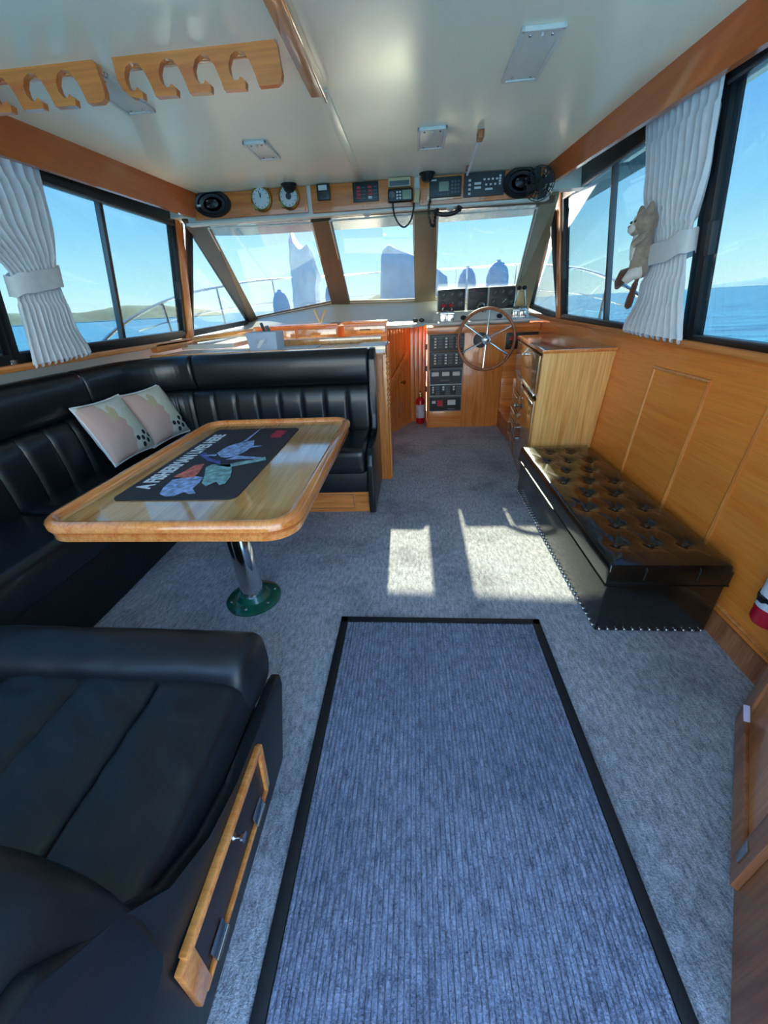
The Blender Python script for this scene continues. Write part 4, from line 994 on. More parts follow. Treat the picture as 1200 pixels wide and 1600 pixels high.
# steering wheel
wc = V((0.722, 4.25, 0.947)); tilt = Matrix.Rotation(R(-6), 3, 'X')
sw = thing('steering_wheel', 'ship-style steering wheel with timber rim and six chrome spokes', 'steering wheel', (wc.x, wc.y, 0.66))
def wp(r, a, o=0.0): return wc + tilt @ V((r * math.cos(a), o, r * math.sin(a)))
B().tube([wp(0.278, 2 * math.pi * k / 64) for k in range(64)], 0.0155, 12, closed=True).done('rim', 'red_wood_z', sw)
B().tube([wp(0.040, 2 * math.pi * k / 32, -.006) for k in range(32)], 0.008, 8, closed=True).done('hub_ring', 'chrome', sw)
B().lathe([(0.036, 0), (0.036, 0.02), (0.02, 0.028), (0, 0.03)], wc + V((0, 0.012, 0)), (0, -1, 0.1), 24).done('hub', 'steel', sw)
for k in range(6):
    a = R(86 + 60 * k); B().cyl(wp(0.036, a), wp(0.270, a), 0.0085, 0.0075, n=10).done('spoke', 'chrome', sw)
B().cyl(wc + V((0, 0.01, 0)), (wc.x, 4.49, wc.z - 0.03), 0.022, n=16).done('shaft', 'steel', sw)
B().lathe([(0.075, 0), (0.075, 0.012), (0.06, 0.03), (0.03, 0.05), (0, 0.05)], (wc.x - 0.02, 4.488, wc.z - 0.02), (0, -1, 0), 24).done('helm_pump_boss', 'mid_grey', sw)
# clutter on the cap left of the console
sg = thing('sunglasses', 'dark sunglasses lying on the white cap left of the helm', 'sunglasses', (0.02, 4.42, 1.125))
for s in (-1, 1): B().sph((0.05 + s * .032, 4.40, 1.145), (0.028, 0.008, 0.019), 12).done('lens', 'black', sg)
B().tube([(-0.01, 4.405, 1.150), (0.0, 4.48, 1.142), (0.01, 4.52, 1.130)], 0.003, 6).done('temple', 'black', sg)
B().tube([(0.11, 4.405, 1.150), (0.10, 4.48, 1.142), (0.09, 4.52, 1.130)], 0.003, 6).done('temple', 'black', sg)

# ================================================================== STARBOARD CABINET
cab = thing('side_cabinet', 'tall timber cabinet with drawers and glossy top beside the helm', 'cabinet', (1.08, 3.35, 0))
F0, F1 = V((0.845, 2.765, 0)), V((0.968, 3.94, 0))
fd_ = (F1 - F0).normalized(); fn_ = V((-fd_.y, fd_.x, 0))                      # face normal, towards the aisle
def fpt(t, z, o=0.0): return F0.lerp(F1, t) + fn_ * o + V((0, 0, z))
def fslab(t0, t1, z0, z1, o0, o1, name, m, parent, bev=0.004):
    return B().hexa([fpt(t0, z0, o0), fpt(t0, z0, o1), fpt(t1, z0, o1), fpt(t1, z0, o0), fpt(t0, z1, o0), fpt(t0, z1, o1), fpt(t1, z1, o1), fpt(t1, z1, o0)], bev).done(name, m, parent)
zt = 0.972
B().hexa([(0.855, 2.785, 0), (1.252, 2.785, 0), (1.252, 3.93, 0), (0.975, 3.93, 0), (0.855, 2.785, zt), (1.298, 2.785, zt), (1.298, 3.93, zt), (0.975, 3.93, zt)]).done('carcass', 'dark_z', cab)
B().hexa([(0.845, 2.765, 0), (1.250, 2.765, 0), (1.250, 2.786, 0), (0.845, 2.786, 0), (0.845, 2.765, zt), (1.302, 2.765, zt), (1.302, 2.786, zt), (0.845, 2.786, zt)], 0.002).done('side_panel', 'oak_z', cab)
B().hexa([(0.832, 2.748, zt), (1.302, 2.748, zt), (1.302, 3.95, zt), (0.955, 3.95, zt), (0.832, 2.748, zt + .022), (1.302, 2.748, zt + .022), (1.302, 3.95, zt + .022), (0.955, 3.95, zt + .022)], 0.004).done('top_edge', 'rim_wood', cab)
B().hexa([(0.848, 2.764, zt + .02), (1.298, 2.764, zt + .02), (1.298, 3.935, zt + .02), (0.970, 3.935, zt + .02), (0.848, 2.764, zt + .025), (1.298, 2.764, zt + .025), (1.298, 3.935, zt + .025), (0.970, 3.935, zt + .025)]).done('glossy_top', 'cab_top', cab)
flap = fslab(0.03, 0.97, 0.705, 0.955, 0.0, 0.016, 'flap', 'dark_z', cab)
fslab(0.03, 0.97, 0.690, 0.703, 0.0, 0.026, 'chrome_strip', 'chrome', cab, 0.003)
B().lathe([(0.018, 0), (0.010, 0.006), (0.010, 0.02), (0.018, 0.03), (0, 0.034)], fpt(0.42, 0.915, 0.016), fn_, 16).done('latch', 'chrome', flap)
door = fslab(0.02, 0.55, 0.03, 0.66, 0.0, 0.016, 'door', 'dark_z', cab)
fslab(0.05, 0.52, 0.630, 0.638, 0.014, 0.022, 'door_bead', 'chrome', door, 0.002)
B().cyl(fpt(0.535, 0.20, 0.03), fpt(0.535, 0.30, 0.03), 0.007, n=10).done('door_handle', 'chrome', door)
for zz in (0.20, 0.30): B().cyl(fpt(0.535, zz, 0.012), fpt(0.535, zz, 0.032), 0.006, n=8).done('handle_post', 'chrome', door)
for k, (za, zb) in enumerate(((0.03, 0.16), (0.17, 0.29), (0.30, 0.41), (0.42, 0.56))):
    dr = fslab(0.57, 0.97, za, zb, 0.0, 0.016, 'drawer', 'dark_z', cab)
    B().cyl(fpt(0.64, zb - .03, 0.026), fpt(0.90, zb - .03, 0.026), 0.006, n=10).done('drawer_pull', 'chrome', dr)
    if k == 3: B().lathe([(0.02, 0), (0.016, 0.008), (0.026, 0.02), (0.022, 0.032), (0, 0.036)], fpt(0.62, 0.465, 0.014), fn_, 18).done('round_knob', 'chrome', dr)
fslab(0.57, 0.97, 0.57, 0.68, 0.0, 0.016, 'drawer', 'dark_z', cab)
fslab(0.0, 1.0, 0.0, 0.028, -0.01, 0.010, 'kickboard', 'red_wood_z', cab)

# ================================================================== AFT STARBOARD LOCKER (lower right of the picture)
L0, L1 = V((1.085, 0.885, 0)), V((0.60, 0.205, 0))
ld = (L1 - L0).normalized(); ln = V((ld.y, -ld.x, 0))
if ln.x > 0: ln = -ln
def lpt(s, z, o=0.0): return L0 + ld * s + ln * o + V((0, 0, z))
def lslab(s0, s1, z0, z1, o0, o1, name, m, parent, bev=0.003):
    return B().hexa([lpt(s0, z0, o0), lpt(s1, z0, o0), lpt(s1, z0, o1), lpt(s0, z0, o1), lpt(s0, z1, o0), lpt(s1, z1, o0), lpt(s1, z1, o1), lpt(s0, z1, o1)], bev).done(name, m, parent)
LL = (L1 - L0).length
lk = thing('aft_locker', 'reddish timber locker with a panelled hinged door set at an angle aft', 'locker', (1.0, 0.5, 0))
LH = 1.02
B().prism([(L0.x, L0.y), (1.25, 0.885), (1.25, 0.05), (0.60, 0.05), (L1.x, L1.y)], (0, 0, 0), (1, 0, 0), (0, 1, 0), (0, 0, LH), 0.004).done('carcass', 'red_wood_z', lk)
S1 = 0.56
for (s0, s1, z0, z1) in ((0.02, 0.09, 0.03, 0.95), (S1 - 0.07, S1, 0.03, 0.95)): lslab(s0, s1, z0, z1, 0.0, 0.016, 'door_stile', 'red_wood_z', lk)
for (z0, z1) in ((0.03, 0.11), (0.87, 0.95)): lslab(0.09, S1 - 0.07, z0, z1, 0.0, 0.016, 'door_rail', 'red_wood_z', lk)
lslab(0.095, S1 - 0.075, 0.115, 0.865, 0.0, 0.007, 'door_panel', 'teak_z', lk)
lslab(S1 - 0.05, S1 - 0.025, 0.09, 0.15, 0.016, 0.021, 'hinge', 'steel', lk, 0.001)
lslab(S1 - 0.05, S1 - 0.025, 0.80, 0.86, 0.016, 0.021, 'hinge', 'steel', lk, 0.001)
lslab(0.0, LL, LH, LH + .02, -0.02, 0.02, 'top_lip', 'red_wood_z', lk)
B().bar(lpt(0.135, 0.145, 0.02), lpt(0.10, 0.175, 0.03), 0.016, 0.003, (0, 0, 1), 0.001).done('ribbon_tab', 'lilac', lk)

# ================================================================== OVERHEAD PANELS AND INSTRUMENTS
HY = 3.45
def opanel(x0, x1, z0, z1, label):
    p = thing('header_console', label, 'panel', ((x0 + x1) / 2, HY, z0), group='timber panels above the windscreen')
    B().box((x0, HY, z0), (x1, HY + 0.022, z1), 0.004).done('board', 'rack_wood', p)
    for x in (x0 + .02, (x0 + x1) / 2, x1 - .02): B().sph((x, HY, z0 + .018), (0.006, 0.003, 0.006), 8).done('screw', 'rim_wood', p)
    return p
opanel(-1.612, -0.755, 1.918, 2.068, 'overhead timber panel holding the clock and port speaker')
opanel(-0.725, 0.012, 1.910, 2.068, 'middle overhead timber panel holding the red switch unit')
opanel(0.050, 0.895, 1.908, 2.066, 'overhead timber panel holding radios and starboard speaker')
def speaker(x, z, rx, rz, label):
    s = thing('speaker', label, 'speaker', (x, HY - 0.03, z - rz), group='overhead speakers')
    def ell(prof, nm, m):
        b_ = B(); b_.lathe(prof, (0, 0, 0), (0, -1, 0), 36)
        for v in b_.bm.verts: v.co = V((v.co.x * rx + x, v.co.y + HY - 0.001, v.co.z * rz + z))
        return b_.done(nm, m, s)
    ell([(1.0, 0), (1.0, 0.02), (0.93, 0.028), (0.80, 0.024), (0.76, 0.012), (0, 0.012)], 'surround', 'black')
    ell([(0.74, 0.012), (0.70, 0.020), (0.42, 0.008), (0.40, 0.006), (0, 0.006)], 'cone', 'dark_grey')
    ell([(0.36, 0.006), (0.34, 0.022), (0.20, 0.030), (0, 0.032)], 'tweeter', 'black')
    for a in (40, 140, 220, 320): B().sph((x + .30 * rx * math.cos(R(a)), HY - .03, z + .30 * rz * math.sin(R(a))), (0.010, 0.004, 0.006), 8).done('tweeter_post', 'mid_grey', s)
    return s
s1 = speaker(-1.452, 2.004, 0.135, 0.080, 'oval black speaker at the port end of the overhead panel')
B().box((-1.565, HY - .032, 1.990), (-1.535, HY - .024, 2.004), 0.003).done('maker_tag', 'paper', s1)
speaker(0.742, 1.992, 0.125, 0.085, 'oval black speaker at the starboard end, behind the fan')
def dial_clock(x, label, name, cat, hands):
    c = thing(name, label, cat, (x, HY, 1.95))
    z = 2.012
    B().lathe([(0.075, 0), (0.078, 0.010), (0.074, 0.03), (0.064, 0.036), (0.060, 0.028), (0, 0.026)], (x, HY, z), (0, -1, 0), 32).done('case', 'brass', c)
    d = B().lathe([(0.060, 0.026), (0.060, 0.029), (0, 0.029)], (x, HY, z), (0, -1, 0), 32).done('face', 'paper', c)
    bb_ = B()
    for k in range(12):
        a = R(30 * k); r0, r1 = 0.047, 0.055
        bb_.bar((x + r0 * math.sin(a), HY - .0295, z + r0 * math.cos(a)), (x + r1 * math.sin(a), HY - .0295, z + r1 * math.cos(a)), 0.004, 0.001, (0, 1, 0))
    tag(bb_.done('hour_marks', 'dark_grey', d), kind='stuff')
    for a, r in hands: B().bar((x, HY - .031, z), (x + r * math.sin(R(a)), HY - .031, z + r * math.cos(R(a))), 0.005, 0.001, (0, 1, 0)).done('hand', 'black', d)
    for a in (45, 225): B().sph((x + .076 * math.cos(R(a)), HY - .012, z + .076 * math.sin(R(a))), (0.010, 0.010, 0.010), 8).done('lug', 'brass', c)
    return c
dial_clock(-1.083, 'brass-rimmed wall clock with white face on the overhead panel', 'brass_clock', 'clock', [(-12, .045), (8, .030)])
bz = dial_clock(-0.880, 'brass-rimmed barometer with white face under the black eyeball lamp', 'barometer', 'barometer', [(190, .018)])
B().lathe([(0.020, 0.030), (0.020, 0.033), (0, 0.033)], (-0.880, HY, 2.012), (0, -1, 0), 16).done('centre_disc', 'dark_grey', bz)
def eyeball(x, y, label):
    e = thing('eyeball_lamp', label, 'lamp', (x, y, 2.0), group='black eyeball lamps under the ceiling')
    B().lathe([(0.046, 0), (0.046, -0.010), (0.042, -0.014), (0.036, -0.034), (0.026, -0.044), (0, -0.046)], (x, y, CEIL), n=24).done('shade', 'black', e)
    B().lathe([(0.054, 0), (0.054, -0.006), (0, -0.006)], (x, y, CEIL), n=24).done('base', 'black', e)
eyeball(-0.858, 3.385, 'black eyeball lamp on the ceiling above the barometer')
eyeball(0.100, 3.385, 'black eyeball lamp on the ceiling above the centre radios')
g = thing('meter_gauge', 'small black square meter with white scale on the overhead panel', 'gauge', (-0.628, HY, 1.97))
B().box((-0.675, HY - .028, 1.976), (-0.582, HY, 2.066), 0.006).done('case', 'black', g)
B().box((-0.660, HY - .031, 2.030), (-0.600, HY - .027, 2.058)).done('scale', 'paper', g)
B().lathe([(0.013, 0), (0.011, 0.008), (0, 0.008)], (-0.625, HY - .028, 2.000), (0, -1, 0), 14).done('knob', 'dark_grey', g)
g = thing('red_switch_unit', 'black switch unit with two columns of red buttons', 'switch panel', (-0.33, HY, 1.95))
B().box((-0.420, HY - .016, 1.952), (-0.238, HY, 2.062), 0.004).done('case', 'black', g)
for c_ in range(2):
    for r_ in range(4):
        x, z = -0.392 + c_ * .080, 1.966 + r_ * .0195
        B().box((x, HY - .022, z), (x + .028, HY - .014, z + .014), 0.002).done('button', 'red' if not (c_ == 1 and r_ == 0) else 'paper', g)
bb = B()
for c_ in range(2):
    for r_ in range(4): bb.box((-0.356 + c_ * .080, HY - .0175, 1.970 + r_ * .0195), (-0.330 + c_ * .080, HY - .0155, 1.975 + r_ * .0195))
tag(bb.done('legend_marks', 'mid_grey', g), kind='stuff')
g = thing('beige_meter_box', 'small beige box with dark window above the centre handset', 'radio', (-0.09, HY, 2.01))
B().box((-0.168, HY - .04, 2.016), (-0.012, HY, 2.066), 0.005).done('case', 'beige_plastic', g)
B().box((-0.158, HY - .043, 2.020), (-0.022, HY - .039, 2.048), 0.002).done('window', 'mid_grey', g)
g = thing('radio_handset', 'black radio handset with small screen and hanging cord, centre overhead panel', 'radio', (-0.085, HY - .03, 1.93))
B().box((-0.172, HY - .045, 1.932), (0.002, HY - .004, 2.006), 0.012, 3).done('body', 'black', g)
B().box((-0.070, HY - .048, 1.944), (-0.008, HY - .044, 1.994), 0.003).done('screen', 'lcd', g)
B().lathe([(0.022, 0), (0.020, 0.006), (0.012, 0.004), (0, 0.004)], (-0.143, HY - .045, 1.970), (0, -1, 0), 20).done('dial', 'mid_grey', g)
bb = B()
for c_ in range(2):
    for r_ in range(3): bb.box((-0.112 + c_ * .020, HY - .048, 1.946 + r_ * .017), (-0.100 + c_ * .020, HY - .044, 1.956 + r_ * .017))
tag(bb.done('keys', 'paper', g), kind='stuff')
B().tube(catmull([(-0.140, HY - .03, 1.935), (-0.130, HY - .05, 1.86), (-0.095, HY - .055, 1.80), (-0.055, HY - .05, 1.785), (-0.015, HY - .05, 1.82), (0.005, HY - .045, 1.88), (0.012, HY - .03, 1.93)], 6), 0.0055, 8).done('cord', 'black', g)
g = tag(B().obox((0.030, HY - .04, 1.956), (0.036, 0.012, 0.075), Matrix.Rotation(R(8), 3, 'Y'), 0.004).done('wooden_tag', 'beige_plastic'), 'small beige tag hanging at the right end of the centre panel', 'tag')
g = thing('marine_radio', 'dark grey marine radio with green display in a timber surround', 'radio', (0.225, HY, 1.94))
B().box((0.100, HY - .012, 1.930), (0.350, HY, 2.062), 0.004).done('surround', 'rim_wood', g)
B().box((0.118, HY - .04, 1.942), (0.336, HY, 2.050), 0.006).done('case', 'dark_grey', g)
B().box((0.182, HY - .043, 1.972), (0.250, HY - .039, 2.024), 0.002).done('screen', 'lcd', g)
bb = B()
for c_ in range(3):
    for r_ in range(4): bb.box((0.266 + c_ * .021, HY - .043, 1.958 + r_ * .019), (0.280 + c_ * .021, HY - .039, 1.970 + r_ * .019))
for c_ in range(4): bb.box((0.170 + c_ * .022, HY - .043, 1.952), (0.184 + c_ * .022, HY - .039, 1.960))
tag(bb.done('keys', 'mid_grey', g), kind='stuff')
B().box((0.126, HY - .042, 2.030), (0.165, HY - .039, 2.038)).done('name_strip', 'paper', g)
mc = thing('microphone', 'black hand microphone and coiled cord hanging below the marine radio', 'microphone', (0.22, HY, 1.83))
hs = [(0.165, HY - .03, 1.872), (0.175, HY - .035, 1.852), (0.225, HY - .04, 1.842), (0.285, HY - .04, 1.846), (0.320, HY - .035, 1.862), (0.330, HY - .03, 1.880)]
B().tube(catmull(hs, 5), [0.021] * 5 + [0.014] * 16 + [0.021] * 5, 10).done('handset', 'black', mc)
pts = []
for k in range(120):
    t = k / 119; c_ = catmull([(0.125, HY - .04, 1.945), (0.112, HY - .05, 1.88), (0.125, HY - .05, 1.80), (0.150, HY - .045, 1.775), (0.158, HY - .04, 1.82), (0.165, HY - .035, 1.86)], 24)
    p = c_[min(len(c_) - 1, int(t * (len(c_) - 1)))]; pts.append(p + V((0.009 * math.cos(k * 1.9), 0.009 * math.sin(k * 1.9), 0)))
B().tube(pts, 0.0028, 5).done('coiled_cord', 'black', mc)
g = thing('control_panel', 'black overhead control panel with rows of white switches', 'switch panel', (0.49, HY, 1.93))
B().box((0.356, HY - .016, 1.934), (0.630, HY, 2.064), 0.004).done('case', 'grey_panel', g)
bb = B()
for (x, z, w, h) in [(0.385, 1.945 + .024 * k, .016, .012) for k in range(4)] + [(0.425, 1.975, .045, .012), (0.425, 1.998, .045, .012), (0.500, 1.965, .050, .010)] + [(0.485 + .028 * k, 2.018, .014, .010) for k in range(4)] + [(0.590, 1.99 + .014 * k, .014, .010) for k in range(4)] + [(0.500 + .03 * k, 1.99, .012, .010) for k in range(3)]:
    bb.box((x, HY - .021, z), (x + w, HY - .015, z + h))
tag(bb.done('switch_row', 'paper', g), kind='stuff')
# black fan hanging at the starboard corner
fan = thing('cabin_fan', 'small black caged fan in the starboard corner above the windscreen', 'fan', (0.85, 3.38, 1.90))
fc = V((0.842, 3.345, 1.960)); fq = V((-0.25, -1, -0.1)).normalized().to_track_quat('Z', 'Y').to_matrix()
B().lathe([(0.03, -0.05), (0.038, -0.03), (0.038, 0.0), (0.02, 0.015), (0, 0.016)], fc, fq @ V((0, 0, 1)), 20).done('motor', 'black', fan)
for rr, oo in ((0.092, 0.0), (0.080, 0.03), (0.055, 0.042), (0.028, 0.048)):
    B().tube([fc + fq @ V((rr * math.cos(2 * math.pi * k / 36), rr * math.sin(2 * math.pi * k / 36), oo)) for k in range(36)], 0.0028, 6, closed=True).done('cage_ring', 'black', fan)
bb = B()
for k in range(20):
    a = 2 * math.pi * k / 20; bb.tube([fc + fq @ V((r_ * math.cos(a), r_ * math.sin(a), o_)) for r_, o_ in ((0.035, -.04), (0.092, 0), (0.080, .03), (0.055, .042), (0.0, .05))], 0.0018, 5)
tag(bb.done('cage_wires', 'black', fan), kind='stuff')
for k in range(4):
    a = R(90 * k + 20); ca, sa = math.cos(a), math.sin(a)
    P = [fc + fq @ V((r_ * ca - w_ * sa, r_ * sa + w_ * ca, o_)) for r_, w_, o_ in ((.02, -.012, .006), (.08, -.030, .0), (.084, .022, .018), (.02, .012, .014))]
    bb = B(); bb.flat(P); bb.done('blade', 'dark_grey', fan, thick=0.002)
B().tube(catmull([fc + V((.05, .05, -.02)), (0.90, 3.42, 1.90), (0.925, 3.44, 1.96), (0.93, 3.42, 2.03), (0.90, 3.40, 2.055)], 6), 0.006, 8).done('cable', 'black', fan)
B().bar(fc + fq @ V((0, 0, -.04)), (0.89, 3.44, 2.02), 0.018, 0.018, (0, 0, 1), 0.004).done('arm', 'black', fan)
for x, lb in ((-0.33, 'tiny white courtesy light under the middle header edge'), (0.27, 'tiny white courtesy light under the starboard header edge')):
    tag(B().lathe([(0.030, 0), (0.030, -.006), (0.020, -.014), (0.006, -.018), (0, -.026)], (x, 3.455, 1.8845), n=18).done('courtesy_light', 'white'), lb, 'light', 'courtesy lights')

# ================================================================== CEILING FITTINGS
def lpanel(x0, y0, x1, y1, label):
    p = thing('ceiling_light', label, 'light', ((x0 + x1) / 2, (y0 + y1) / 2, CEIL - 0.02), group='flat ceiling light panels')
    bb_ = B(); w_ = 0.014
    for lo, hi in (((x0, y0, CEIL - .014), (x1, y0 + w_, CEIL)), ((x0, y1 - w_, CEIL - .014), (x1, y1, CEIL)), ((x0, y0, CEIL - .014), (x0 + w_, y1, CEIL)), ((x1 - w_, y0, CEIL - .014), (x1, y1, CEIL))): bb_.box(lo, hi, 0.004)
    bb_.done('frame', 'panel_white', p)
    B().box((x0 + w_, y0 + w_, CEIL - .010), (x1 - w_, y1 - w_, CEIL), 0.002).done('cover', 'white', p)
    for x in (x0 + .035, x1 - .035):
        for y in (y0 + .035, y1 - .035): B().sph((x, y, CEIL - .011), (0.006, 0.006, 0.004), 8).done('screw', 'steel', p)
    B().box(((x0 + x1) / 2 - .004, y0 + .02, CEIL - .020), ((x0 + x1) / 2 + .004, y0 + .045, CEIL - .008), 0.002).done('switch', 'white', p)
lpanel(0.358, 1.86, 0.500, 2.20, 'white framed ceiling light nearest the starboard pelmet')
lpanel(0.028, 2.60, 0.178, 2.89, 'small white ceiling light ahead of the helm, right of the centre batten')
lpanel(-0.870, 2.58, -0.745, 2.84, 'small white ceiling light on the port side near the windscreen')
lpanel(-1.20, 1.86, -1.075, 2.16, 'white ceiling light partly hidden by the timber rod racks')
def rack(x0, label, nslots, w):
    rk = thing('rod_rack', label, 'rod rack', (x0 + w / 2, 1.80, 1.96), group='timber rod racks under the ceiling')
    z0, z1 = 1.965, CEIL
    # outline with hooked slots, drawn from the lower left corner
    pitch = 0.122; P = [(0.0, z1), (0.0, z1 - 0.055), (0.012, z1 - 0.080), (0.035, z1 - 0.098)]
    for k in range(nslots):
        s = 0.075 + k * pitch
        # lower tongue end, hook opening, arched slot
        P += [(s, z0), (s + 0.004, z0 + 0.018), (s - 0.012, z0 + 0.030), (s - 0.020, z0 + 0.022), (s - 0.034, z0 + 0.022), (s - 0.046, z0 + 0.038), (s - 0.046, z0 + 0.060), (s - 0.034, z0 + 0.080), (s - 0.012, z0 + 0.090),
              (s + 0.012, z0 + 0.084), (s + 0.028, z0 + 0.062), (s + 0.040, z0 + 0.030), (s + 0.047, z0 + 0.002)]
    P += [(w - 0.022, z0 + 0.002), (w - 0.005, z0 + 0.012), (w, z0 + 0.028), (w - 0.006, z1 - 0.012), (w - 0.014, z1)]
    b_ = B()
    from mathutils.geometry import tessellate_polygon
    fa = [b_.bm.verts.new((x0 + x, 1.788, z)) for x, z in P]; ba = [b_.bm.verts.new((x0 + x, 1.812, z)) for x, z in P]
    for t in tessellate_polygon([[V((x, z, 0)) for x, z in P]]):
        b_.bm.faces.new([fa[i] for i in t]); b_.bm.faces.new([ba[i] for i in reversed(t)])
    for i in range(len(P)): b_.bm.faces.new((fa[i], fa[(i + 1) % len(P)], ba[(i + 1) % len(P)], ba[i]))
    b_.done('hook_board', 'rack_wood', rk, ang=40)
    B().box((x0 + 0.01, 1.812, CEIL - 0.02), (x0 + w - 0.01, 1.832, CEIL), 0.003).done('cleat', 'teak_x', rk)
    return rk
rack(-1.000, 'timber rod rack with four hooked slots, nearer the centre batten', 4, 0.572)
rack(-1.616, 'timber rod rack with hooked slots at the port side of the ceiling', 4, 0.560)
hk = thing('overhead_stay', 'white rod hooked to a timber catch under the ceiling near the radios', 'stay rod', (0.36, 3.0, 2.0))
B().cyl((0.358, 2.74, CEIL - .012), (0.366, 3.36, CEIL - .030), 0.008, n=10).done('rod', 'tissue', hk)
B().box((0.340, 2.690, CEIL - .035), (0.372, 2.76, CEIL), 0.006).done('catch', 'red_wood_z', hk)
B().box((0.350, 3.28, CEIL - .022), (0.378, 3.33, CEIL), 0.005).done('catch', 'red_wood_z', hk)

# ================================================================== CURTAINS
def curtain(name, side, edges, nfold, label, tie, inset, seed):
    """edges: list of (z, y_aft, y_fwd); the cloth hangs just inside the window plane and is gathered at the tie."""
    c = thing(name, label, 'curtain', (0, 0, 0), mtx=Matrix.Translation(wpt(side, (edges[-1][1] + edges[-1][2]) / 2, edges[-1][0], inset[1])))
    def ed(z):
        for (za, a0, a1), (zb, b0, b1) in zip(edges, edges[1:]):
            if zb <= z <= za:
                t = (z - zb) / (za - zb); t = t * t * (3 - 2 * t); return lerp(b0, a0, t), lerp(b1, a1, t)
        return edges[-1][1:]
    zt_, zb_ = edges[0][0], edges[-1][0]; NU, NV = 150, 60
    def fn(u, v):
        z = lerp(zt_, zb_, v); ya, yf = ed(z); wd = yf - ya
        wob = 0.5 * mnoise.noise(V((u * 6 + seed, v * 2.0, 0)))
        ph = 2 * math.pi * (u * nfold + 0.25 * wob)
        amp = 0.016 + 0.012 * abs(mnoise.noise(V((u * 9, v * 3 + seed, 3))))
        if abs(z - tie[0]) < 0.10: amp *= 0.55
        if v < 0.12: amp *= 0.5
        ins = lerp(inset[0], inset[1], v)
        x = wpt(side, 0, z).x - side * (ins + amp * math.sin(ph) + 0.012 * math.sin(u * math.pi))
        hem = 0.010 * math.sin(u * nfold * 2 * math.pi + 1) * (1 if v > 0.97 else 0)
        return V((x, ya + wd * u + 0.006 * math.cos(ph), z + hem + (0.02 * (u - 0.5) if v > 0.9 else 0)))
    b_ = B(); b_.grid(fn, NU, NV); b_.done('drape', 'curtain', c, ang=80, thick=0.002)
    # tie-back band
    z0, h, ya, yf = tie
    def band(u, v):
        a = 2 * math.pi * u; ca, sa = math.cos(a), math.sin(a)
        y = lerp(ya, yf, 0.5 + 0.5 * math.copysign(abs(ca) ** 0.6, ca)); zz = z0 + (v - 0.5) * h + 0.03 * (-(ca) if side > 0 else ca) * 1.0
        return V((wpt(side, 0, zz).x - side * (lerp(*inset, 0.6) + 0.050 * math.copysign(abs(sa) ** 0.8, sa)), y, zz + 0.004 * math.sin(6 * a)))
    b_ = B(); b_.grid(band, 48, 6, cu=True); b_.done('tie_back', 'curtain', c, ang=80, thick=0.003)
    return c
curtain('window_curtain', 1, [(2.03, 2.04, 2.59), (1.75, 2.04, 2.53), (1.46, 2.11, 2.40), (1.30, 2.09, 2.47), (1.09, 2.04, 2.63)], 11, 'white pleated curtain tied back on the starboard side, with a plush cat', (1.455, 0.085, 2.085, 2.425), (0.045, 0.06), 2.0)
curtain('window_curtain', -1, [(1.985, 1.60, 2.285), (1.75, 1.72, 2.285), (1.485, 1.965, 2.235), (1.30, 1.95, 2.27), (1.115, 1.935, 2.345)], 11, 'white pleated curtain tied back on the port side window', (1.485, 0.085, 1.945, 2.245), (0.042, 0.06), 9.0)

# plush cat tucked into the starboard tie-back
pc = thing('plush_cat', 'small grey-brown plush cat toy tucked into the starboard curtain tie', 'plush toy', (1.14, 2.36, 1.38))
hd = V((1.115, 2.365, 1.590))
B().sph(hd, (0.055, 0.058, 0.055), 18).sph(hd + V((-.028, .012, -.022)), (0.034, 0.036, 0.030), 14).done('head', 'plush', pc, ang=80)
B().sph(hd + V((-.050, .012, -.020)), (0.018, 0.028, 0.022), 14).sph(hd + V((-.046, .004, .004)), (0.012, .009, 0.026), 10).done('muzzle', 'plush_white', pc, ang=80)
B().sph(hd + V((-.067, .012, -.012)), (0.006, 0.008, 0.005), 10).done('nose', 'pink', pc)
for s in (-1, 1):
    B().lathe([(0.022, 0), (0.018, 0.015), (0.008, 0.035), (0, 0.042)], hd + V((-.008, s * .036, .036)), (-.1, s * .35, 1), 12).done('ear', 'plush', pc)
    B().sph(hd + V((-.051, .012 + s * .020, .006)), (0.006, 0.008, 0.007), 10).done('eye', 'eye', pc)
B().tube([(1.125, 2.365, 1.56), (1.128, 2.37, 1.50), (1.130, 2.37, 1.43), (1.132, 2.365, 1.385), (1.135, 2.36, 1.36)], [0.036, 0.042, 0.042, 0.046, 0.03], 14).done('body', 'plush', pc, ang=80)
B().tube([(1.098, 2.372, 1.55), (1.095, 2.375, 1.50), (1.098, 2.375, 1.44)], [0.018, 0.022, 0.016], 10).done('bib', 'plush_white', pc, ang=80)
B().tube([(1.12, 2.335, 1.545), (1.085, 2.325, 1.52), (1.07, 2.345, 1.50)], [0.018, 0.017, 0.015], 10).done('foreleg', 'plush', pc, ang=80)
B().tube([(1.13, 2.34, 1.385), (1.09, 2.345, 1.375), (1.07, 2.355, 1.345)], [0.03, 0.028, 0.018], 10).done('hind_leg', 'plush_white', pc, ang=80)
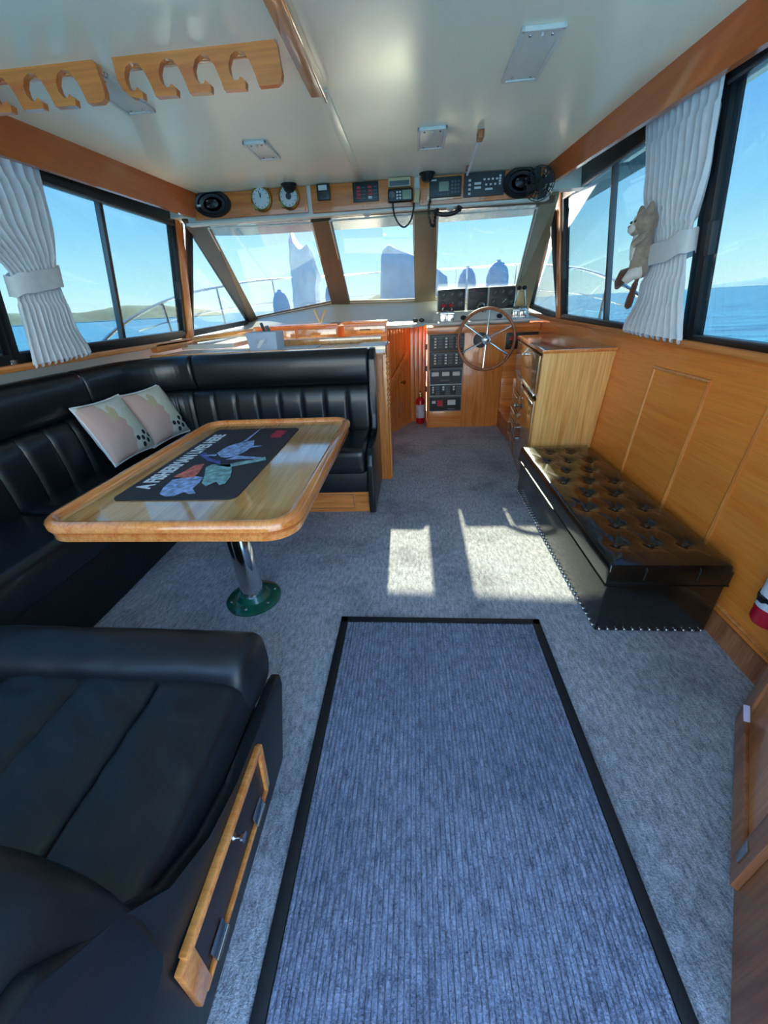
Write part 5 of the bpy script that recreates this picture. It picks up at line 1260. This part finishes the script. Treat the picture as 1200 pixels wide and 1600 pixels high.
B().tube([(1.13, 2.385, 1.390), (1.095, 2.43, 1.375), (1.09, 2.455, 1.345), (1.09, 2.47, 1.32)], [0.03, 0.034, 0.024, 0.010], 10).done('hind_leg', 'plush_dark', pc, ang=80)
B().tube(catmull([(1.13, 2.35, 1.36), (1.11, 2.325, 1.32), (1.10, 2.315, 1.27), (1.10, 2.325, 1.225)], 4), [0.010] * 3 + [0.014] * 4 + [0.018] * 5 + [0.008], 10).done('tail', 'plush_dark', pc, ang=80)

# ================================================================== SMALL THINGS ON THE BAR
tb = thing('tissue_box', 'pale blue tissue box standing on the galley counter', 'tissue box', (-1.13, 3.12, 1.035))
B().hexa([(-1.235, 3.06, 1.036), (-1.02, 3.05, 1.036), (-1.00, 3.17, 1.036), (-1.225, 3.18, 1.036), (-1.250, 3.055, 1.165), (-1.01, 3.045, 1.165), (-0.99, 3.175, 1.165), (-1.235, 3.185, 1.165)], 0.008).done('box', 'tissue_box', tb)
B().prism([(-0.05, 0.012), (0.05, 0.014), (0.035, -0.018), (-0.055, -0.02)], (-1.13, 3.0505, 1.105), (1, -0.04, 0), (0, 0, 1), (0, 0.004, 0)).done('slot', 'fender', tb)
B().prism([(-0.045, -0.045), (-0.02, -0.05), (0.02, 0.0), (0.035, 0.012), (-0.01, 0.008)], (-1.13, 3.044, 1.105), (1, -0.04, 0), (0, 0, 1), (0, 0.004, 0), 0.001).done('tissue', 'tissue', tb)
rs = thing('dark_utensils', 'two dark upright utensils leaning behind the tissue box', 'utensils', (-1.13, 3.22, 1.035))
B().obox((-1.145, 3.215, 1.125), (0.016, 0.03, 0.20), Matrix.Rotation(R(-14), 3, 'Y'), 0.004).done('utensil', 'dark_grey', rs)
B().obox((-1.105, 3.225, 1.115), (0.022, 0.03, 0.18), Matrix.Rotation(R(-20), 3, 'Y'), 0.004).done('utensil', 'mid_grey', rs)
ts = thing('pale_sticks', 'two pale thin sticks spread in a V on the dashboard', 'sticks', (-1.0, 4.6, 1.17))
for dx in (-.055, .06): B().tube([(-1.0, 4.55, 1.15), (-1.0 + dx * .5, 4.56, 1.22), (-1.0 + dx, 4.58, 1.285)], [0.006, 0.010, 0.014], 8).done('stick', 'tan', ts)
